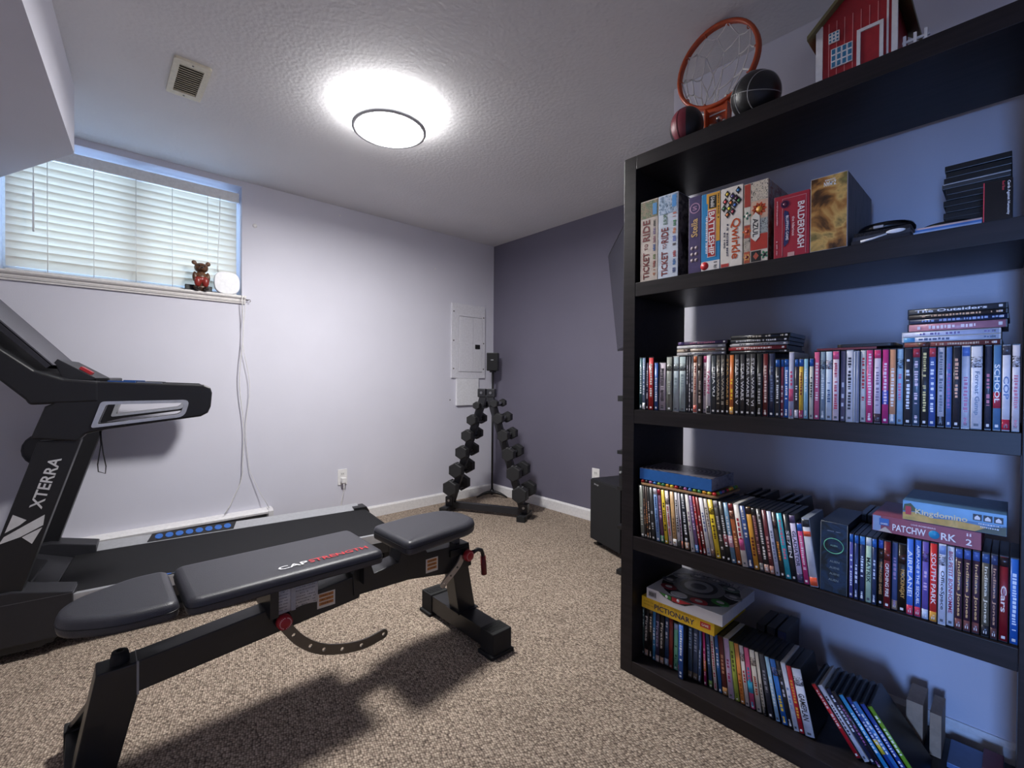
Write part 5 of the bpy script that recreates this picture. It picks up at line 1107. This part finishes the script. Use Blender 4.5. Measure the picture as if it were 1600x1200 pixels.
mp_ = pad('back_pad', [(-2.66, -1.93), (-2.098, -1.93), (-2.098, -1.625), (-2.66, -1.625)], .445, .492, [.035, .03, .03, .035])
pad('seat_pad', [(-2.022, -1.955), (-1.72, -1.915), (-1.655, -1.87), (-1.645, -1.76), (-1.69, -1.665), (-1.85, -1.65), (-2.03, -1.68)], .452, .502, [.03, .05, .05, .05, .06, .04, .03])
text('white_lettering', 'CAP', (-2.378, -1.868, .4945), X, Y, .088, .026, M('e6e6e8', .4), mp_); text('red_lettering', 'STRENGTH', (-2.233, -1.868, .4945), X, Y, .195, .026, M('c8262e', .4), mp_)
for x0, x1 in [(-2.60, -2.15)]:
    for yy in (-1.86, -1.70): MB().box(x0, x1, yy-.015, yy+.015, .433, .446).build('pad_rail', FRM, wbn)
MB().box(-2.86, -2.62, -1.81, -1.75, .432, .446).build('head_rail', FRM, wbn)
for xx in (-2.43, -2.13): MB().box(xx-.012, xx+.012, -1.86, -1.70, .34 if xx < -2.2 else .36, .434).build('pad_bracket', FRM, wbn)
MB().box(-1.98, -1.70, -1.81, -1.75, .432, .4535).build('seat_rail', FRM, wbn)
MB().box(-1.715, -1.688, -1.80, -1.76, .33, .4535).build('seat_post', M('8a8a8e', .3, .9), wbn)
MB().box(-1.755, -1.665, -1.83, -1.73, .345, .375).build('seat_collar', PLASTIC, wbn, bevel=.004)
# knobs
for (x, z) in [(-2.40, .318), (-1.682, .345)]:
    kb = MB().lathe([(.0001, -.052), (.017, -.051), (.0225, -.047), (.0235, -.03), (.018, -.026), (.015, -.022)], (x, YB-.036, z), 24, 'y').build('red_pull_knob', RED, wbn)
    MB().lathe([(.024, -.026), (.026, -.018), (.02, 0)], (x, YB-.036, z), 24, 'y').build('knob_collar', PLASTIC, kb)
    rg = MB()
    for k in range(22):
        a = 2*math.pi*k/22
        if k in (5, 16): continue
        cc = Vector((x+.0165*math.cos(a), YB-.036-.0518, z+.0165*math.sin(a))); u = Vector((-math.sin(a), 0, math.cos(a))); v = Vector((math.cos(a), 0, math.sin(a)))
        rg.add([cc-u*.0013-v*.0015, cc+u*.0013-v*.0015, cc+u*.0013+v*.0015, cc-u*.0013+v*.0015], [(0, 1, 2, 3)])
    mb_flat(rg, 'knob_print', M('e0b0b0', .4), kb)
# arc plates with holes
def arcplate(name, pts, hw, y, mat, hole_r, hts):
    pts = [Vector(p) for p in pts]; L_ = []; R_ = []; n = len(pts)
    fine = []
    for i in range(n-1):
        for k in range(3):
            p0, p1, p2, p3 = pts[max(i-1, 0)], pts[i], pts[i+1], pts[min(i+2, n-1)]; t = k/3
            fine.append(.5*((2*p1)+(-p0+p2)*t+(2*p0-5*p1+4*p2-p3)*t*t+(-p0+3*p1-3*p2+p3)*t**3))
    fine.append(pts[-1]); m = len(fine); tn = []
    for i in range(m):
        d = (fine[min(i+1, m-1)]-fine[max(i-1, 0)]).normalized(); tn.append(d); nv = Vector((-d.y, d.x)); L_.append(fine[i]+nv*hw); R_.append(fine[i]-nv*hw)
    end = [fine[-1]+tn[-1]*hw*math.sin(a)+Vector((-tn[-1].y, tn[-1].x))*hw*math.cos(a) for a in [math.pi*k/6 for k in range(1, 6)]]
    poly = [tuple(v) for v in L_+end+R_[::-1]]
    hs = []
    for t in hts:
        c = fine[min(m-1, int(round(t*(m-1))))]; hs.append([(c.x+hole_r*math.cos(2*math.pi*k/10), c.y+hole_r*math.sin(2*math.pi*k/10)) for k in range(10)])
    return MB().prism(poly, 'y', y-.003, y+.003, holes=hs).build(name, mat, wbn)
arcplate('adjuster_arc', [(-2.405, .318), (-2.391, .294), (-2.359, .248), (-2.319, .209), (-2.276, .181), (-2.229, .163), (-2.184, .151), (-2.126, .145), (-2.062, .154)], .0165, -1.848, GUN, .0062, [.2, .36, .52, .68, .84, .985])
arcplate('seat_adjuster_arc', [(-1.70, .345), (-1.719, .314), (-1.751, .286), (-1.779, .266), (-1.797, .250)], .0125, -1.838, M('b4ada4', .4, .7), .0045, [.3, .62, .95])
# carry handle
hpth = [(-1.66, YB-.03, .335), (-1.65, YB-.07, .352), (-1.635, YB-.075, .36), (-1.615, YB-.075, .352), (-1.607, YB-.075, .335), (-1.605, YB-.075, .315)]
MB().tube(hpth, .0085, 10).build('carry_handle', FRM, wbn)
MB().tube([(-1.605, YB-.075, .325), (-1.603, YB-.076, .29), (-1.60, YB-.077, .245)], [.0115, .0125, .0125], 12).build('red_hand_grip', M('6a1c1e', .6), wbn)
# stickers and hang tag
def sticker(x0, x1, z0, z1, y):
    s_ = MB().box(x0, x1, y-.0006, y, z0, z1).build('warning_sticker', M('e2d6c4', .5), wbn)
    for k in range(3):
        zz_ = z0+(z1-z0)*(.18+.27*k); MB().box(x0+.006, x1-.006, y-.001, y-.0005, zz_, zz_+(z1-z0)*.2).build('orange_stripe', M('c8803c', .5), s_)
        mb_flat(strokes(MB(), ((x0+x1)/2, y-.0012, zz_+(z1-z0)*.1), X, Zv, (x1-x0)*.6, .004, 6, rnd), 'warning_print', M('5a3018', .5), s_)
sticker(-2.286, -2.226, .305, .355, YB-.0355); sticker(-1.868, -1.812, .311, .366, YB-.0415)
hg = MB(); nx_ = 10
vs = [(-2.432+.14*i/nx_, -1.838-.006*math.sin(math.pi*i/nx_*2)-(.012*i/nx_)*0, zz_-.012*(i/nx_)**2+(.016*(i/nx_) if zz_ < .4 else 0)) for zz_ in (.338, .44) for i in range(nx_+1)]
tg = MB().add(vs, [(i, i+1, nx_+1+i+1, nx_+1+i) for i in range(nx_)], True).build('paper_hang_tag', M('c9c7c6', .6), wbn)
sd = tg.modifiers.new('paper_thickness', 'SOLIDIFY'); sd.thickness = .0008; sd.offset = 1
for (xa, xw) in [(-2.405, .038), (-2.333, .062)]:
    pm_ = MB()
    for k in range(9): strokes(pm_, (xa, -1.8465, .352+.0095*k), X, Zv, xw, .003, 10, rnd)
    mb_flat(pm_, 'tag_print', M('5a5a5e', .6), tg)
MB().box(-2.378, -2.364, -1.8462, -1.8455, .342, .436).build('tag_fold', M('a8a6a6', .6), tg)

# ------------------------------------------------------------------ dumbbell rack
PL, PR = Vector((-.66, -.22, 0)), Vector((-.338, -.82, 0)); ud = (PR-PL).normalized(); wid = (PR-PL).length
nrm = Vector((-ud.y*-1*-1, 0, 0)); nrm = Vector((ud.y, -ud.x, 0)); 
if nrm.dot(Vector((-2.84, -3.39, 0))-PL) < 0: nrm = -nrm
PM = (PL+PR)/2
rk = empty('dumbbell_rack', (PM.x, PM.y, 0), 'black A-frame dumbbell rack standing in the corner of the carpet', 'rack')
RM = M('26262a', .42, vary=.05)
def rp(u, z, n=0.): return PM+ud*u+nrm*n+Zv*z
TOPZ = .965
sides = {}
for sg, nm in ((-1, 'left'), (1, 'right')):
    b0 = rp(sg*wid/2*.93, .055); t0 = rp(sg*.022, TOPZ); ax = (t0-b0).normalized(); lat = ax.cross(nrm).normalized()
    sides[sg] = (b0, t0, ax)
    MB().obox((b0+t0)/2, ax, nrm, lat, (t0-b0).length/2, .02, .028).build('frame_leg', RM, rk, bevel=.002)
    MB().obox(t0+Zv*.01+ud*sg*.018, ud, nrm, Zv, .034, .026, .034).build('top_gusset', RM, rk, bevel=.008)
    MB().cyl(t0+Zv*.012+ud*sg*.018+nrm*.026, t0+Zv*.012+ud*sg*.018+nrm*.031, .011, 14).build('bolt', STEEL, rk)
    fb_ = rp(sg*wid/2*.97, .022)
    MB().obox(fb_, ud, nrm, Zv, .03, .085, .0215).build('foot_tube', RM, rk, bevel=.003)
    MB().obox(fb_+nrm*.103, ud, nrm, Zv, .033, .018, .0215).build('foot_cap', RUBBER, rk, bevel=.003)
    MB().obox(rp(sg*wid/2*.95, .075), ud, nrm, Zv, .032, .028, .04).build('foot_bracket', RM, rk, bevel=.004)
    MB().cyl(rp(sg*wid/2*.95, .085, .028), rp(sg*wid/2*.95, .085, .033), .01, 12).build('bolt', STEEL, rk)
MB().obox(rp(0, .05, .0), ud, nrm, Zv, wid/2*.86, .022, .024).build('cross_bar', RM, rk, bevel=.002)
# dumbbells: six on each side, growing downwards
HEX = M('1f1f21', .6, bump=.15, bscale=400); PLATE = M('8a8a8c', .45)
proto = {}
def hexhead(mb, x0, x1, r):
    b_ = r*.12
    def ring(x, rr): return [(x, rr*math.cos(math.pi/3*k+math.pi/6), rr*math.sin(math.pi/3*k+math.pi/6)) for k in range(6)]
    lv = [ring(x0, r-b_), ring(x0+b_, r), ring(x1-b_, r), ring(x1, r-b_)]; vs = sum(lv, []); fs = [tuple(range(6))[::-1], tuple(range(18, 24))]
    for k in range(3): fs += [(k*6+i, k*6+(i+1) % 6, (k+1)*6+(i+1) % 6, (k+1)*6+i) for i in range(6)]
    return mb.add(vs, fs)
rads = [.032, .045, .050, .056, .063, .067]
zs6 = {-1: [.885, .77, .645, .51, .365, .22], 1: [.885, .77, .64, .50, .357, .20]}
for i, r in enumerate(rads):
    for sg in (-1, 1):
        b0, t0, ax = sides[sg]; k = (zs6[sg][i]-b0.z)/(t0.z-b0.z); c = b0.lerp(t0, k)+ud*(.0 if sg < 0 else .054)+Zv*(-.008 if sg < 0 else .01)
        hl = .055+r*.25; hd = .03+r*.62
        ang = math.atan2(nrm.y, nrm.x)
        lbd = '%s black hex dumbbell from the top on the %s side of the rack' % (ordn(i+1), 'left' if sg < 0 else 'right')
        if i == 0: lbd = 'smallest black hex dumbbell, topmost on the %s side of the rack' % ('left' if sg < 0 else 'right')
        if i == 5: lbd = 'largest black hex dumbbell, lowest on the %s side of the rack' % ('left' if sg < 0 else 'right')
        d_ = empty('hex_dumbbell', c, lbd, 'dumbbell', 'hex dumbbells on the rack', rz=ang)
        if i not in proto:
            h1 = hexhead(MB(), hl, hl+hd, r).build('head', HEX, d_, local=True); h2 = hexhead(MB(), -hl-hd, -hl, r).build('head', HEX, d_, local=True)
            gr = MB().tube([(-hl, 0, 0), (-hl*.4, 0, 0), (0, 0, 0), (hl*.4, 0, 0), (hl, 0, 0)], [.012, .014, .016, .014, .012], 12).build('grip', STEEL, d_, local=True)
            wp = MB().box(hl+hd*.2, hl+hd*.75, -r*.3, r*.3, r*.866-.001, r*.866+.0012).build('weight_mark', PLATE, d_, local=True)
            proto[i] = [h1, h2, gr, wp]
        else:
            for p_ in proto[i]:
                q = p_.copy(); COL.objects.link(q); q.parent = d_
        # saddle that carries it
        MB().obox(c-Zv*.019-ud*(0 if sg < 0 else .03), ud, nrm, Zv, .045, .03, .003).build('saddle', RM, rk)

# ------------------------------------------------------------------ speaker on its stand
ss = empty('speaker_stand', (-.125, -.145, 0), 'slim black speaker stand with curved feet in the room corner', 'stand')
sc_ = Vector((-.13, -.15, 0)); pd = Vector((.74, -.67, 0)).normalized(); pn_ = Vector((-.67, -.74, 0)).normalized()
MB().cyl(sc_+Zv*.04, sc_+Zv*1.162, .0095, 12).build('pole', BLACK, ss)
for sg in (-1, 1):
    pts = [sc_+Zv*.05]+[sc_+pd*sg*d+Zv*h for d, h in [(.04, .047), (.08, .036), (.115, .02), (.14, .007)]]
    MB().tube([p+pn_*.03*(i/4) for i, p in enumerate(pts)], [.017, .015, .012, .009, .006], 8).build('curved_foot', BLACK, ss)
MB().tube([sc_+Zv*.05, sc_-pn_*.03+Zv*.04, sc_-pn_*.07+Zv*.008], [.015, .012, .006], 8).build('curved_foot', BLACK, ss)
MB().cyl(sc_+Zv*.03, sc_+Zv*.075, .018, 14).build('hub', BLACK, ss)
MB().cyl(sc_+Zv*1.150, sc_+Zv*1.1636, .03, 16).build('top_plate', BLACK, ss)
sk = empty('satellite_speaker', (-.13, -.15, 1.164), 'small black satellite speaker on top of the slim stand', 'speaker')
fwd_ = Vector((-.75, -.66, 0)); sd_ = Vector((.66, -.75, 0))
MB().obox(Vector((-.13, -.15, 1.246)), fwd_, sd_, Zv, .045, .052, .082).build('cabinet', BLACK, sk, bevel=.006)
MB().obox(Vector((-.13, -.15, 1.246))+fwd_*.0465, fwd_, sd_, Zv, .002, .047, .076).build('grille', M('17171a', .8), sk)
MB().obox(Vector((-.13, -.15, 1.262))+fwd_*.0487, fwd_, sd_, Zv, .0006, .012, .003).build('badge', SILVER, sk)

# ------------------------------------------------------------------ subwoofer, television, equipment rack in the alcove
sw = empty('subwoofer', (-.3, -1.72, 0), 'black boxy subwoofer on the carpet against the purple wall', 'subwoofer')
f0 = Vector((-.395, -1.495, 0)); fd = Vector((-.10, -.30, 0)).normalized(); fn = Vector((fd.y, -fd.x, 0))
if fn.x > 0: fn = -fn
cw = .33; dpw = .3; cs = f0+fd*cw/2-fn*dpw/2
MB().obox(cs+Zv*.235, fd, fn, Zv, cw/2, dpw/2, .2).build('cabinet', M('1a1a1e', .5), sw, bevel=.006)
MB().obox(cs+Zv*.235+fn*(dpw/2+.006), fd, fn, Zv, cw/2-.006, .006, .194).build('grille', M('151518', .85), sw, bevel=.004)
text('badge', 'Mirage', cs+Zv*.405+fn*(dpw/2+.0125)-fd*.09, fd, Zv, .05, .014, SILVER, sw)
for a in (-1, 1):
    for b in (-1, 1): MB().cyl(cs+fd*a*(cw/2-.04)+fn*b*(dpw/2-.04)+Zv*.0005, cs+fd*a*(cw/2-.04)+fn*b*(dpw/2-.04)+Zv*.037, .018, 12).build('foot', RUBBER, sw)
tv = empty('television', (-.55, -1.95, 1.3), 'flat black wall mounted television seen edge on beside the bookcase', 'television')
tA = Vector((-.25, -1.53, 1.93)); tB = Vector((-.25, -1.625, 1.285)); th_ = Vector((-.724, -.69, 0)).normalized()
tvd = (tB-tA); tvh = tvd.length; tvd.normalize(); tn_ = th_.cross(tvd).normalized()
if tn_.dot(Vector((-1, 1, 0))) < 0: tn_ = -tn_
tvd = (tvd-th_*tvd.dot(th_)).normalized(); tc0 = tA+th_*.44+tvd*tvh/2
MB().obox(tc0, th_, tvd, tn_, .44, tvh/2, .02).build('housing', M('141416', .4), tv, bevel=.004)
MB().obox(tc0+tn_*.0205, th_, tvd, tn_, .43, tvh/2-.012, .0008).build('screen', M('3c3c44', .22), tv)
MB().obox(tc0-tn_*.035, th_, tvd, tn_, .15, .15, .014).build('mount_plate', BLACK, tv)
MB().bar(tc0-tn_*.04, Vector((-.0015, -2.0, tc0.z)), .05, .06).build('mount_arm', BLACK, tv)
MB().box(-.02, -.0005, -2.08, -1.92, tc0.z-.15, tc0.z+.15).build('wall_plate', BLACK, tv)
av = empty('equipment_rack', (-.66, -2.14, 0), 'black open equipment rack half hidden behind the bookcase', 'rack')
for z0, z1 in [(.06, .085), (.30, .32), (.505, .525), (.695, .715), (.972, 1.003)]: MB().box(-.80, -.52, -2.32, -1.975, z0, z1).build('rack_shelf', BLACK, av, bevel=.002)
for x in (-.745, -.55):
    for y in (-2.30, -2.03): MB().cyl((x, y, .0005), (x, y, .985), .012, 10).build('rack_post', BLACK, av)
ar = empty('audio_receiver', (-.66, -2.14, .5256), 'black audio receiver on the equipment rack behind the bookcase', 'receiver')
MB().box(-.79, -.54, -2.28, -1.98, .5256, .63).build('case', BLACKM, ar, bevel=.003)
MB().cyl((-.79, -1.995, .60), (-.80, -1.995, .60), .006, 12).build('dial', SILVER, ar)
